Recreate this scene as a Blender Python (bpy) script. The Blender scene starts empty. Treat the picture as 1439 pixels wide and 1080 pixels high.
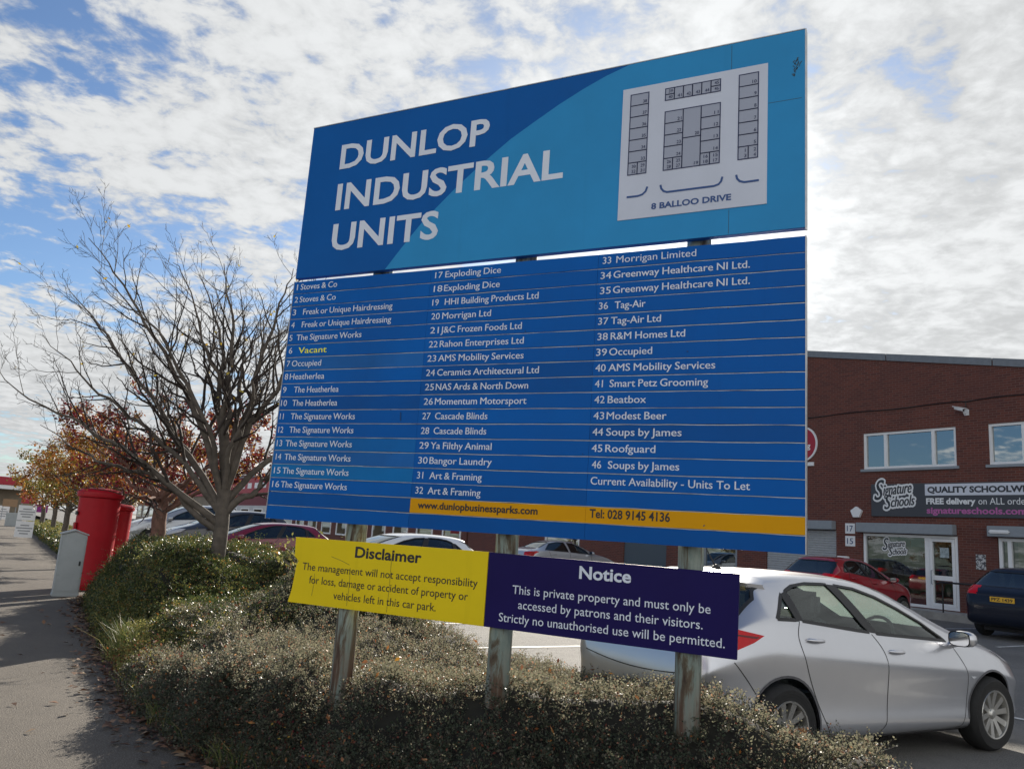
import bpy, bmesh, math, random
import numpy as np
from mathutils import Vector, Matrix
from mathutils.bvhtree import BVHTree
rnd = random.Random(7); nr = np.random.default_rng(7)
SC = bpy.context.scene; COL = SC.collection
R_ = math.radians
# ---------------------------------------------------------------- camera
CAMH = 1.57
M = [[0.997584619, 0.0694616973, 0.0], [-0.0130218064, 0.187014633, 0.982270818], [0.0682301983, -0.97989826, 0.187467438]]
cam = bpy.data.cameras.new('camera'); CAM = bpy.data.objects.new('camera', cam); COL.objects.link(CAM)
cam.sensor_width = 36; cam.lens = 36 * 1132 / 1439; cam.clip_start = .05; cam.clip_end = 3000
mw = Matrix.Identity(4)
for i in range(3):
    mw[i][0] = M[i][0]; mw[i][1] = -M[i][1]; mw[i][2] = -M[i][2]
mw[2][3] = CAMH; CAM.matrix_world = mw; SC.camera = CAM
# ---------------------------------------------------------------- light
SUN_EL, SUN_AZ = R_(22.2), R_(11.4)
SUND = Vector((math.sin(SUN_AZ) * math.cos(SUN_EL), math.cos(SUN_AZ) * math.cos(SUN_EL), math.sin(SUN_EL)))
sl = bpy.data.lights.new('sun', 'SUN'); sl.energy = 5.0; sl.angle = R_(.5); sl.color = (1, .915, .785)
so = bpy.data.objects.new('sun', sl); COL.objects.link(so); so.rotation_euler = (-SUND).to_track_quat('-Z', 'Y').to_euler()
SC.view_settings.view_transform = 'Standard'; SC.view_settings.look = 'None'; SC.view_settings.gamma = 1; SC.view_settings.exposure = 0.85


class NT:
    """small node-tree helper"""
    def __init__(s, tree): s.t = tree; s.n = tree.nodes; s.l = tree.links
    def new(s, typ, **kw):
        n = s.n.new(typ)
        for k, v in kw.items():
            if k.startswith('_'): setattr(n, k[1:], v)
            else:
                key = int(k[1:]) if k[0] == 'i' and k[1:].isdigit() else k.replace('__', ' ')
                s.put(n.inputs[key], v)
        return n
    def put(s, sock, v):
        if isinstance(v, bpy.types.NodeSocket): s.l.new(v, sock)
        elif isinstance(v, tuple) and len(v) == 3 and sock.type == 'RGBA': sock.default_value = (*v, 1)
        else: sock.default_value = v
    def math(s, op, a, b=0.0, c=0.0, clamp=False):
        n = s.new('ShaderNodeMath', _operation=op, i0=a, i1=b, i2=c); n.use_clamp = clamp; return n.outputs[0]
    def vmath(s, op, a, b=(0, 0, 0)):
        n = s.new('ShaderNodeVectorMath', _operation=op, i0=a, i1=b); return n.outputs[1] if op == 'DOT_PRODUCT' else n.outputs[0]
    def mix(s, f, a, b):
        n = s.n.new('ShaderNodeMix'); n.data_type = 'RGBA'; s.put(n.inputs[0], f); s.put(n.inputs[6], a); s.put(n.inputs[7], b); return n.outputs[2]
    def ramp(s, f, *stops):
        n = s.n.new('ShaderNodeValToRGB'); e = n.color_ramp.elements
        while len(e) < len(stops): e.new(.5)
        for q, (p, c) in zip(e, stops):
            q.position = p; q.color = (*c, 1) if isinstance(c, tuple) else (c, c, c, 1)
        s.put(n.inputs[0], f); return n.outputs[0]
    def noise(s, vec, scale, detail=4, rough=.55, dist=0.0):
        n = s.new('ShaderNodeTexNoise', Scale=scale, Detail=detail, Roughness=rough, Distortion=dist)
        if vec is not None: s.put(n.inputs['Vector'], vec)
        return n.outputs[0]


world = bpy.data.worlds.new("World"); SC.world = world; world.use_nodes = True
w = NT(world.node_tree); bg = w.n['Background']
sky = w.new('ShaderNodeTexSky', _sky_type='NISHITA', _sun_disc=False, _sun_elevation=SUN_EL, _sun_rotation=SUN_AZ, _air_density=1.0, _dust_density=.6, _ozone_density=2.0)
dirv = w.new('ShaderNodeTexCoord').outputs['Generated']
sep = w.new('ShaderNodeSeparateXYZ', i0=dirv)
zz = w.math('MAXIMUM', w.math('ADD', sep.outputs[2], .10), .03)
uv = w.new('ShaderNodeCombineXYZ', i0=w.math('DIVIDE', sep.outputs[0], zz), i1=w.math('DIVIDE', sep.outputs[1], zz), i2=3.7).outputs[0]
big = w.noise(uv, .62, 3, .5, .2)
mid = w.noise(uv, 2.3, 6, .6, .25)
fine = w.noise(uv, 7.5, 7, .60, .35)
puff = w.noise(uv, 17.0, 5, .6, .3)
right = w.math('MULTIPLY', w.vmath('DOT_PRODUCT', dirv, (.80, .25, -.30)), .30)
dens = w.math('ADD', w.math('ADD', w.math('MULTIPLY', big, .62), w.math('MULTIPLY', mid, .62)), w.math('ADD', w.math('ADD', w.math('MULTIPLY', fine, .58), w.math('MULTIPLY', puff, .34)), w.math('ADD', right, w.math('MULTIPLY', w.math('MAXIMUM', w.math('MULTIPLY', sep.outputs[1], -1.0), 0.0), .48))))
zen = w.new('ShaderNodeMapRange', _interpolation_type='SMOOTHSTEP', Value=sep.outputs[2], i1=.62, i2=.82, i3=0.0, i4=.34).outputs[0]
low = w.new('ShaderNodeMapRange', _interpolation_type='SMOOTHSTEP', Value=sep.outputs[2], i1=.30, i2=.02, i3=0.0, i4=.10).outputs[0]
dens = w.math('ADD', w.math('SUBTRACT', dens, zen), low)
cover = w.new('ShaderNodeMapRange', _interpolation_type='SMOOTHSTEP', Value=dens, i1=.945, i2=1.10).outputs[0]
sund = w.vmath('DOT_PRODUCT', dirv, tuple(SUND))
glow = w.math('POWER', w.math('MAXIMUM', sund, 0), 9.0)
glow2 = w.math('POWER', w.math('MAXIMUM', sund, 0), 160.0)
front = w.math('MAXIMUM', w.math('SUBTRACT', .25, sund), 0)          # clouds facing the sun are brighter than those seen against it
shade = w.new('ShaderNodeMapRange', _interpolation_type='SMOOTHSTEP', Value=w.math('ADD', w.math('ADD', w.math('MULTIPLY', mid, .45), w.math('MULTIPLY', fine, .55)), w.math('MULTIPLY', puff, .35)), i1=.55, i2=.82, i3=.72, i4=1.0).outputs[0]
cb = w.math('MULTIPLY', shade, w.math('ADD', w.math('ADD', w.math('ADD', 4.3, w.math('MULTIPLY', front, 3.2)), w.math('MULTIPLY', glow, 1.2)), w.math('MULTIPLY', glow2, 10.0)))
cloud = w.vmath('SCALE', (.98, 1.0, 1.01)); w.put(cloud.node.inputs[3], cb)
skc = w.vmath('MULTIPLY', sky.outputs[0], (.46, .56, .68))
skc = w.mix(w.math('MULTIPLY', glow, .25), skc, cloud)
w.put(bg.inputs[0], w.mix(cover, skc, cloud)); bg.inputs[1].default_value = .10

# ---------------------------------------------------------------- materials
MATS = {}
def mat(name, col, rough=.6, metal=0.0, noise=0.0, nscale=8.0, bump=0.0, bscale=60.0, spec=.5, coat=0.0, dirt=None, build=None):
    if name in MATS: return MATS[name]
    m = bpy.data.materials.new(name); m.use_nodes = True; t = NT(m.node_tree); b = t.n['Principled BSDF']
    b.inputs['Roughness'].default_value = rough; b.inputs['Metallic'].default_value = metal
    b.inputs['Specular IOR Level'].default_value = spec
    if coat: b.inputs['Coat Weight'].default_value = coat; b.inputs['Coat Roughness'].default_value = .04
    pos = t.new('ShaderNodeTexCoord').outputs['Object']
    c = (*col, 1)
    if noise:
        f = t.noise(pos, nscale, 5, .6)
        c = t.mix(t.ramp(f, (.3, 0.0), (.7, 1.0)), tuple(max(0, x * (1 - noise)) for x in col), tuple(min(1, x * (1 + noise)) for x in col))
    if dirt:
        dc, ds, lo, hi = dirt
        c = t.mix(t.ramp(t.noise(pos, ds, 7, .65, .4), (lo, 0.0), (hi, 1.0)), c, dc)
    t.put(b.inputs['Base Color'], c)
    if bump:
        bn = t.new('ShaderNodeBump', Strength=bump, Distance=.01, Height=t.noise(pos, bscale, 5, .6)); t.put(b.inputs['Normal'], bn.outputs[0])
    if build: build(t, b, pos)
    MATS[name] = m; return m

def asphalt(name, base, speck):
    def f(t, b, pos):
        n1 = t.noise(pos, .35, 5, .6); n2 = t.noise(pos, 95, 3, .7); n3 = t.noise(pos, 3.5, 6, .65)
        c = t.mix(t.ramp(n1, (.35, 0.0), (.65, 1.0)), tuple(x * .82 for x in base), tuple(x * 1.15 for x in base))
        c = t.mix(t.ramp(n3, (.45, 0.0), (.75, .45)), c, tuple(x * .6 for x in base))
        c = t.mix(t.ramp(n2, (.54, 0.0), (.66, 1.0)), c, speck)
        crack = t.new('ShaderNodeTexVoronoi', _feature='DISTANCE_TO_EDGE', Scale=.35)
        t.put(crack.inputs['Vector'], t.vmath('ADD', pos, t.vmath('SCALE', t.new('ShaderNodeTexNoise', Scale=1.3, Detail=5.0, Vector=pos).outputs[1])))
        t.put(b.inputs['Base Color'], c)
        bn = t.new('ShaderNodeBump', Strength=.9, Distance=.02, Height=n2); t.put(b.inputs['Normal'], bn.outputs[0])
    return mat(name, base, .85, build=f)
ASPH = asphalt('worn_footpath_asphalt', (.115, .098, .080), (.31, .28, .235))
LOT = asphalt('car_park_asphalt', (.17, .165, .155), (.30, .29, .27))
EARTH = mat('earth', (.09, .075, .05), .95, noise=.4, nscale=2)
KERB = mat('kerb_concrete', (.33, .32, .30), .85, noise=.2, nscale=3)
LINE = mat('worn_line_paint', (.62, .61, .57), .7, dirt=((.2, .19, .18), 6, .5, .68))
def brick(t, b, pos):
    mp = t.new('ShaderNodeMapping', Vector=t.new('ShaderNodeTexCoord').outputs['UV'])
    br = t.new('ShaderNodeTexBrick', _offset=.5, Vector=mp.outputs[0], Scale=1.0, Color1=(.150, .042, .028), Color2=(.090, .028, .022), Mortar=(.17, .115, .095))
    br.inputs['Mortar Size'].default_value = .006; br.inputs['Brick Width'].default_value = .225; br.inputs['Row Height'].default_value = .075; br.inputs['Bias'].default_value = -.1
    c = t.mix(t.ramp(t.noise(pos, .5, 4, .6), (.35, .0), (.7, .5)), br.outputs[0], (.09, .035, .03)); t.put(b.inputs['Base Color'], c)
    bn = t.new('ShaderNodeBump', Strength=.5, Distance=.006, Height=br.outputs[1]); bn.invert = True; t.put(b.inputs['Normal'], bn.outputs[0])
BRICK = mat('dark_red_brick', (.13, .04, .03), .85, build=brick)
def panelblue(name, col, fade=.08):
    def f(t, b, pos):
        n = t.noise(pos, 1.6, 5, .6); st = t.noise(t.vmath('MULTIPLY', pos, (9, 9, .7)), 1.0, 4, .6)
        c = t.mix(t.ramp(n, (.3, 0.0), (.75, 1.0)), tuple(x * (1 - fade) for x in col), tuple(x * (1 + fade) for x in col))
        c = t.mix(t.ramp(st, (.62, 0.0), (.85, .35)), c, tuple(x * .7 for x in col))
        t.put(b.inputs['Base Color'], c); t.put(b.inputs['Roughness'], t.ramp(n, (.3, .28), (.7, .42)))
    return mat(name, col, .42, spec=.10, build=f)
NAVY_TOP = panelblue('deep_blue_sheet', (.004, .105, .38))
SKYBLUE = panelblue('light_blue_sheet', (.034, .29, .60))
STRIP = panelblue('strip_blue', (.001, .106, .42))
STRIP2 = panelblue('strip_blue_repainted', (.006, .14, .44), .15)
STRIP3 = panelblue('strip_blue_faded', (.016, .135, .43), .2)
STRIP4 = panelblue('strip_teal_blue', (.006, .17, .47), .15)
ORANGE = panelblue('amber_sheet', (.72, .34, .003), .05)
YELLOW = panelblue('yellow_sheet', (.80, .60, .014), .05)
NAVY = panelblue('navy_sheet', (.014, .009, .085), .1)
WHITE_T = mat('white_vinyl', (.72, .77, .86), .5, spec=.15, noise=.05, nscale=3)
GREYW = mat('plan_white', (.60, .64, .74), .45, noise=.05, nscale=2)
PLAN_F = mat('plan_grey', (.36, .39, .48), .5)
PLAN_L = mat('plan_ink', (.02, .03, .10), .5)
ARC = mat('plan_blue_ink', (.02, .075, .25), .5)
DARKT = mat('dark_vinyl', (.012, .010, .012), .45)
YEL_T = mat('bright_yellow_vinyl', (.98, .97, .03), .45)
ALU = mat('aluminium_trim', (.42, .43, .44), .38, .7, noise=.15, nscale=20)
BACK = mat('panel_back', (.45, .46, .47), .5, .3)
def rustpost(t, b, pos):
    st = t.noise(t.vmath('MULTIPLY', pos, (11, 11, 1.6)), 1.0, 7, .68, .8); st2 = t.noise(t.vmath('MULTIPLY', pos, (26, 26, 6)), 1.0, 6, .7)
    c = t.mix(t.ramp(st2, (.35, 0.0), (.65, 1.0)), (.15, .20, .18), (.27, .31, .27))
    c = t.mix(t.ramp(st, (.47, 0.0), (.54, 1.0)), c, (.10, .08, .05))
    c = t.mix(t.ramp(st, (.54, 0.0), (.62, 1.0)), c, (.035, .022, .014))
    low = t.new('ShaderNodeSeparateXYZ', i0=pos).outputs[2]
    c = t.mix(t.math('MULTIPLY', t.new('ShaderNodeMapRange', Value=low, i1=.95, i2=.55, i3=0, i4=1).outputs[0], t.ramp(st2, (.4, .1), (.6, .9))), c, (.12, .055, .035))
    t.put(b.inputs['Base Color'], c)
    bn = t.new('ShaderNodeBump', Strength=.5, Distance=.006, Height=st); t.put(b.inputs['Normal'], bn.outputs[0])
POST = mat('peeling_painted_steel', (.35, .40, .36), .7, build=rustpost)
BARK = mat('grey_bark', (.10, .083, .068), .9, noise=.35, nscale=9, bump=.6, bscale=35)
BARKR = mat('reddish_bark', (.16, .085, .065), .9, noise=.35, nscale=9, bump=.6, bscale=35)
TWIG = mat('twig_bark', (.034, .025, .021), .85, noise=.3, nscale=5)
RED = mat('post_box_red', (.36, .005, .014), .42, noise=.08, nscale=5, spec=.25)
GREYCAB = mat('cabinet_grey', (.36, .39, .40), .5, noise=.08, nscale=4, dirt=((.2, .2, .19), 5, .6, .8))
WHITEPL = mat('white_plastic', (.75, .76, .77), .4, noise=.03)
GREYMET = mat('grey_coated_metal', (.24, .27, .30), .45, noise=.06)
SHUT = mat('shutter_metal', (.42, .44, .46), .45, .2, noise=.08)
FLASH = mat('parapet_flashing', (.17, .19, .215), .5, noise=.1)
BLACKP = mat('black_plastic', (.015, .015, .016), .5)
RUBBER = mat('tyre_rubber', (.018, .018, .018), .8, noise=.2, nscale=30)
ALLOY = mat('alloy_rim', (.55, .54, .51), .3, .85)
CHROME = mat('chrome', (.75, .75, .76), .12, 1.0)
REDL = mat('red_lamp_lens', (.55, .004, .010), .15, spec=.35)
CLEARL = mat('clear_lamp_lens', (.6, .62, .64), .1, coat=.5)
PLATE = mat('amber_number_plate', (.75, .42, .03), .4)
TRIM = mat('car_interior_trim', (.03, .03, .034), .75)
SEAT = mat('seat_fabric', (.05, .05, .055), .9, noise=.3, nscale=60)
def glassy(name, tint, refl, alpha, dust=None):
    m = bpy.data.materials.new(name); m.use_nodes = True; t = NT(m.node_tree); out = t.n['Material Output']; t.n.remove(t.n['Principled BSDF'])
    tr = t.new('ShaderNodeBsdfTransparent', Color=tint); gl = t.new('ShaderNodeBsdfGlossy', Color=(.9, .95, .95), Roughness=.015); df = t.new('ShaderNodeBsdfDiffuse', Color=tuple(x * .05 for x in tint)) if dust is None else t.new('ShaderNodeBsdfTranslucent', Color=dust)
    geo = t.new('ShaderNodeNewGeometry'); cs = t.math('ABSOLUTE', t.vmath('DOT_PRODUCT', geo.outputs['Normal'], geo.outputs['Incoming'])); fr = t.math('ADD', .035, t.math('MULTIPLY', .95, t.math('POWER', t.math('SUBTRACT', 1.0, cs, clamp=True), 5.0)))
    a = t.new('ShaderNodeMixShader', i0=alpha, i1=tr.outputs[0], i2=df.outputs[0])
    b = t.new('ShaderNodeMixShader', i0=t.math('ADD', fr, refl, clamp=True), i1=a.outputs[0], i2=gl.outputs[0])
    t.l.new(b.outputs[0], out.inputs[0]); MATS[name] = m; return m
GLASS_CAR = glassy('car_glass', (.70, .82, .78), .05, .0)
GLASS_DUSTY = glassy('dusty_windscreen_glass', (.70, .82, .78), .04, .32, dust=(.62, .72, .64))
GLASS_TINT = glassy('dark_car_glass', (.25, .3, .3), .08, .5)
GLASS_SHOP = glassy('shop_glass', (.6, .66, .64), .10, .05)
GLASS_UP = glassy('upper_window_glass', (.12, .13, .14), .34, .7)
def paint(name, col, flake=.0, metal=.0):
    return mat(name, col, .28, metal, noise=.02, nscale=3, coat=.9)
P_SILVER = mat('silver_paint', (.60, .61, .645), .30, .78, noise=.02, nscale=3, coat=.8); P_WHITE = paint('white_paint', (.74, .76, .78)); P_RED = paint('red_paint', (.28, .008, .016)); P_MAROON = paint('maroon_paint', (.17, .008, .022))
P_BLUE = mat('midnight_blue_paint', (.008, .011, .022), .35, spec=.25, coat=.35); P_GREY = paint('pale_metallic_paint', (.42, .44, .47), metal=.4); P_DARK = paint('dark_grey_paint', (.05, .052, .058))
def leafmat(name, stops, rough=.4, trans=.25, tcol=None):
    m = bpy.data.materials.new(name); m.use_nodes = True; t = NT(m.node_tree); b = t.n['Principled BSDF']; out = t.n['Material Output']
    rp = t.new('ShaderNodeNewGeometry').outputs['Random Per Island']; c = t.ramp(rp, *stops)
    t.put(b.inputs['Base Color'], c); b.inputs['Roughness'].default_value = rough; b.inputs['Specular IOR Level'].default_value = .45
    tl = t.new('ShaderNodeBsdfTranslucent', Color=c if tcol is None else t.mix(.45, c, tcol)); ms = t.new('ShaderNodeMixShader', i0=trans, i1=b.outputs[0], i2=tl.outputs[0]); t.l.new(ms.outputs[0], out.inputs[0])
    MATS[name] = m; return m
L_HEDGE = leafmat('cotoneaster_leaf', ((0, (.020, .036, .020)), (.40, (.040, .066, .034)), (.50, (.055, .032, .028)), (.58, (.045, .062, .036)), (.76, (.085, .105, .066)), (.88, (.18, .165, .12)), (.94, (.13, .05, .035)), (.985, (.26, .05, .025)), (1, (.45, .16, .02))), .5, .40, tcol=(.50, .45, .32))
L_GREEN = leafmat('green_hedge_leaf', ((0, (.03, .05, .018)), (.5, (.07, .10, .03)), (.8, (.14, .15, .05)), (.95, (.25, .20, .05)), (1, (.35, .12, .03))), .38, .35)
L_YELG = leafmat('yellow_green_growth', ((0, (.16, .17, .05)), (.5, (.28, .27, .08)), (.85, (.38, .33, .10)), (1, (.34, .13, .04))), .5, .4)
L_GRASS = leafmat('grass_blade', ((0, (.06, .10, .025)), (.5, (.12, .16, .04)), (1, (.26, .22, .10))), .5, .35)
L_RED = leafmat('autumn_red_leaf', ((0, (.07, .010, .02)), (.45, (.17, .018, .03)), (.62, (.24, .05, .02)), (.85, (.30, .12, .03)), (1, (.42, .30, .04))), .5, .4)
L_ORANGE = leafmat('autumn_orange_leaf', ((0, (.13, .035, .015)), (.4, (.26, .09, .02)), (.75, (.32, .17, .03)), (1, (.26, .24, .05))), .5, .4)
L_OLIVE = leafmat('late_green_leaf', ((0, (.07, .075, .02)), (.5, (.16, .14, .03)), (1, (.30, .2, .04))), .5, .4)
L_YELLOW = leafmat('yellow_leaf', ((0, (.5, .3, .03)), (.6, (.5, .38, .05)), (1, (.35, .3, .05))), .5, .4)
L_LITTER = leafmat('fallen_leaf', ((0, (.07, .035, .02)), (.5, (.16, .08, .045)), (.85, (.24, .14, .08)), (1, (.35, .25, .15))), .7, .1)
L_CAUGHT = leafmat('caught_leaf', ((0, (.14, .05, .03)), (.5, (.30, .13, .06)), (.9, (.42, .18, .05)), (1, (.6, .3, .04))), .6, .25)
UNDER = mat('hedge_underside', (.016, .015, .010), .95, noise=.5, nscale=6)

# ---------------------------------------------------------------- object helpers
def tag(o, label=None, cat=None, group=None, kind=None):
    if label: o['label'] = label
    if cat: o['category'] = cat
    if group: o['group'] = group
    if kind: o['kind'] = kind
    return o
def empty(name, loc=(0, 0, 0), rz=0.0, **kw):
    o = bpy.data.objects.new(name, None); COL.objects.link(o); o.location = loc; o.rotation_euler = (0, 0, rz); o.empty_display_size = .2
    o['root'] = (loc[0], loc[1], loc[2], rz); return tag(o, **kw)
def obj(name, me, m=None, parent=None, smooth=False, **kw):
    if isinstance(me, bmesh.types.BMesh):
        bm = me; me = bpy.data.meshes.new(name); bm.to_mesh(me); bm.free()
    if smooth: me.polygons.foreach_set('use_smooth', [True] * len(me.polygons))
    if m is not None:
        for q in (m if isinstance(m, (list, tuple)) else [m]): me.materials.append(q)
    o = bpy.data.objects.new(name, me); COL.objects.link(o)
    if parent is not None: o.parent = parent
    return tag(o, **kw)
class MB:
    """collects plain polygons; T maps local to output coordinates"""
    def __init__(s, T=None): s.v = []; s.f = []; s.mi = []; s.T = T; s.cur = 0; s.uv = None
    def add(s, vs, fs):
        k = len(s.v); s.v += [tuple(s.T(*p)) if s.T else tuple(p) for p in vs]; s.f += [tuple(k + i for i in f) for f in fs]; s.mi += [s.cur] * len(fs); return s
    def box(s, x0, x1, y0, y1, z0, z1, bev=0):
        vs = [(x, y, z) for x in (x0, x1) for y in (y0, y1) for z in (z0, z1)]
        return s.add(vs, [(0, 1, 3, 2), (4, 6, 7, 5), (0, 4, 5, 1), (2, 3, 7, 6), (0, 2, 6, 4), (1, 5, 7, 3)])
    def quad(s, *p): return s.add(p, [tuple(range(len(p)))])
    def prism(s, pts, h0, h1, ax=1):
        n = len(pts); mk = (lambda p, h: (p[0], h, p[1])) if ax == 1 else ((lambda p, h: (p[0], p[1], h)) if ax == 2 else (lambda p, h: (h, p[0], p[1])))
        return s.add([mk(p, h0) for p in pts] + [mk(p, h1) for p in pts], [tuple(range(n)), tuple(range(2 * n - 1, n - 1, -1))] + [(i, i + n, (i + 1) % n + n, (i + 1) % n) for i in range(n)])
    def tube(s, pts, rad, n=8, cap=True):
        pts = [Vector(p) for p in pts]; rad = rad if isinstance(rad, (list, tuple)) else [rad] * len(pts); vs = []; fs = []; ref = None
        for i, p in enumerate(pts):
            d = (pts[min(i + 1, len(pts) - 1)] - pts[max(i - 1, 0)]).normalized()
            if ref is None: ref = d.orthogonal().normalized()
            a = (ref - d * ref.dot(d)).normalized(); ref = a; b = d.cross(a)
            for k in range(n):
                q = 2 * math.pi * k / n; vs.append(p + (a * math.cos(q) + b * math.sin(q)) * rad[i])
        for i in range(len(pts) - 1):
            for k in range(n): fs.append((i * n + k, i * n + (k + 1) % n, (i + 1) * n + (k + 1) % n, (i + 1) * n + k))
        if cap: fs += [tuple(range(n - 1, -1, -1)), tuple(range((len(pts) - 1) * n, len(pts) * n))]
        return s.add(vs, fs)
    def lathe(s, prof, c=(0, 0, 0), n=32, ax=2, sx=1.0, sy=1.0, cap=True):
        vs = []; fs = []
        for r, h in prof:
            for k in range(n):
                q = 2 * math.pi * k / n; a, b = r * math.cos(q) * sx, r * math.sin(q) * sy
                vs.append((c[0] + a, c[1] + b, c[2] + h) if ax == 2 else (c[0] + a, c[1] + h, c[2] + b))
        for i in range(len(prof) - 1):
            for k in range(n): fs.append((i * n + k, i * n + (k + 1) % n, (i + 1) * n + (k + 1) % n, (i + 1) * n + k))
        if cap: fs += [tuple(range(n - 1, -1, -1)), tuple(range((len(prof) - 1) * n, len(prof) * n))]
        return s.add(vs, fs)
    def me(s, name='m'):
        m = bpy.data.meshes.new(name); m.from_pydata(s.v, [], s.f); m.polygons.foreach_set('material_index', s.mi); m.update()
        return m
    def build(s, name, m, parent=None, smooth=False, fix=True, bevel=0, **kw):
        me = s.me(name)
        if fix or bevel:
            bm = bmesh.new(); bm.from_mesh(me)
            if fix: bmesh.ops.recalc_face_normals(bm, faces=bm.faces)
            if bevel: bmesh.ops.bevel(bm, geom=[e for e in bm.edges if len(e.link_faces) == 2 and e.calc_face_angle() > .6], offset=bevel, segments=2, affect='EDGES')
            bm.to_mesh(me); bm.free()
        if parent is not None and s.T is not None:          # world coordinates -> parent space
            root = parent
            while root.parent: root = root.parent
            loc = Vector(root['root'][:3]) if 'root' in root else Vector(); rz = root['root'][3] if 'root' in root else 0
            me.transform(Matrix.Rotation(-rz, 4, 'Z') @ Matrix.Translation(-loc))
        o = obj(name, me, m, parent, smooth, **kw)
        return o
def auto_smooth(o, ang=40):
    me = o.data; me.polygons.foreach_set('use_smooth', [True] * len(me.polygons)); me.set_sharp_from_angle(angle=R_(ang))

# ---------------------------------------------------------------- lettering (built-in font only)
_tc = {}
def glyphs(body, offset=.0, shear=0.0, space=1.0):
    key = (body, offset, shear, space)
    if key not in _tc:
        c = bpy.data.curves.new('t', 'FONT'); c.body = body; c.offset = offset; c.shear = shear; c.resolution_u = 3; c.space_word = space
        o = bpy.data.objects.new('t', c); me = bpy.data.meshes.new_from_object(o)
        v = [tuple(p.co) for p in me.vertices]; f = [tuple(p.vertices) for p in me.polygons]
        bpy.data.objects.remove(o); bpy.data.curves.remove(c); bpy.data.meshes.remove(me); _tc[key] = (v, f)
    return _tc[key]
def letter(mb, body, x0, x1, zb, cap, d, offset=.012, shear=0.0, zb1=None, space=1.0):
    """write body between x0 and x1 with its baseline at zb (zb1 at the right end) and capitals cap high; weight comes from offset and a doubled stroke"""
    o2 = offset if offset >= .02 else 0.0; v, f = glyphs(body, o2, shear, space); h, _ = glyphs('H', o2)
    if body == '1': x0, x1 = x0 + (x1 - x0) * .30, x0 + (x1 - x0) * .62
    ch = max(p[1] for p in h); b0 = min(p[1] for p in h); xa = min(p[0] for p in v); xb = max(p[0] for p in v)
    zb1 = zb if zb1 is None else zb1; sy = cap / (ch - b0); dx = max(0, offset - o2) * sy * .8; sx = (x1 - x0 - 2 * dx) / (xb - xa)
    for k, q in enumerate((-dx, 0, dx) if dx else (0,)):
        mb.add([(x0 + dx + q + (p[0] - xa) * sx, d + k * .0002, zb + (zb1 - zb) * (p[0] - xa) / (xb - xa) + (p[1] - b0) * sy + (abs(q) * .35 if q else 0)) for p in v], f)
def ln(mb, pts, wd, d):
    """flat line of width wd through pts on the plane at depth d"""
    n = len(pts); L = []; Rr = []
    for i, (x, z) in enumerate(pts):
        a = pts[max(i - 1, 0)]; b = pts[min(i + 1, n - 1)]; dx, dz = b[0] - a[0], b[1] - a[1]; k = math.hypot(dx, dz) or 1
        L.append((x - dz / k * wd / 2, d, z + dx / k * wd / 2)); Rr.append((x + dz / k * wd / 2, d, z - dx / k * wd / 2))
    mb.add(L + Rr, [(i, i + 1, n + i + 1, n + i) for i in range(n - 1)])
def rect_ln(mb, x0, x1, z0, z1, wd, d):
    for p in (((x0 - wd / 2, z0), (x1 + wd / 2, z0)), ((x0 - wd / 2, z1), (x1 + wd / 2, z1)), ((x0, z0 + wd / 2), (x0, z1 - wd / 2)), ((x1, z0 + wd / 2), (x1, z1 - wd / 2))): ln(mb, p, wd, d)

# ---------------------------------------------------------------- site grid: s runs along the street, t across it towards the units
SA = R_(32); LS = Vector((-math.sin(SA), math.cos(SA), 0)); RT = Vector((math.cos(SA), math.sin(SA), 0))
def st(s, t, z=0.0): return LS * s + RT * t + Vector((0, 0, z))
def gz(t, s=0.0): return .13 * min(1, max(0, (t - 10) / 11)) ** 1.2 + float(np.interp(s, [9, 16, 24, 32, 60], [0, .09, .14, .30, .40])) * min(1, max(0, (22 - t) / 6))
def T_st(x, y, z): return st(x, y, z)          # local (s, t, z)

# ---------------------------------------------------------------- ground
g = MB(); g.quad((-900, -900, -.16), (900, -900, -.16), (900, 900, -.16), (-900, 900, -.16)); g.build('ground', EARTH, kind='structure')
g = MB(T_st); ss = [-40, 400]; g.add([(s, t, -.10) for s in ss for t in (-11, -2.1)], [(0, 1, 3, 2)]); g.build('road', LOT, kind='structure')
g = MB(T_st); g.box(-40, 95, -2.0, 4.9, -.158, 0); g.build('pavement', ASPH, kind='structure')
g = MB(T_st)
for s in range(-40, 95): g.box(s + .006, s + .994, -2.13, -2.002, -.157, .012)
g.build('kerb', KERB, bevel=.01, kind='structure')
g = MB(T_st); ts = [4.9, 10] + [10 + .5 * k for k in range(1, 24)] + [23.2]
sl_ = [-40, 0, 9, 12, 16, 20, 24, 28, 32, 46, 60, 400]; nt_ = len(ts)
g.add([(s, t, gz(t, s) + .002) for s in sl_ for t in ts], [(j * nt_ + i, j * nt_ + i + 1, (j + 1) * nt_ + i + 1, (j + 1) * nt_ + i) for j in range(len(sl_) - 1) for i in range(nt_ - 1)]); g.build('car_park', LOT, kind='structure')
g = MB(T_st); g.box(-40, 400, 23.2, 60, -.155, .34); g.build('shop_pavement', KERB, kind='structure')
g = MB(T_st)
for k in range(-4, 40):
    s = 2.75 + k * 2.5
    if s > 4: g.add([(s + a, t, gz(t, s + a) + .008) for a in (-.05, .05) for t in (5.3, 9.9)], [(0, 1, 3, 2)])
    else: g.add([(s + a, t, gz(t) + .006) for a in (-.05, .05) for t in (5.6, 9.9)], [(0, 1, 3, 2)])
    for a, b in ((17.6, 18.6), (18.6, 19.6), (19.6, 21), (21, 22.4)): g.add([(s + 1.2 + q, t, gz(t, s + 1.2 + q) + .008) for q in (-.05, .05) for t in (a, b)], [(0, 1, 3, 2)])
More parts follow.
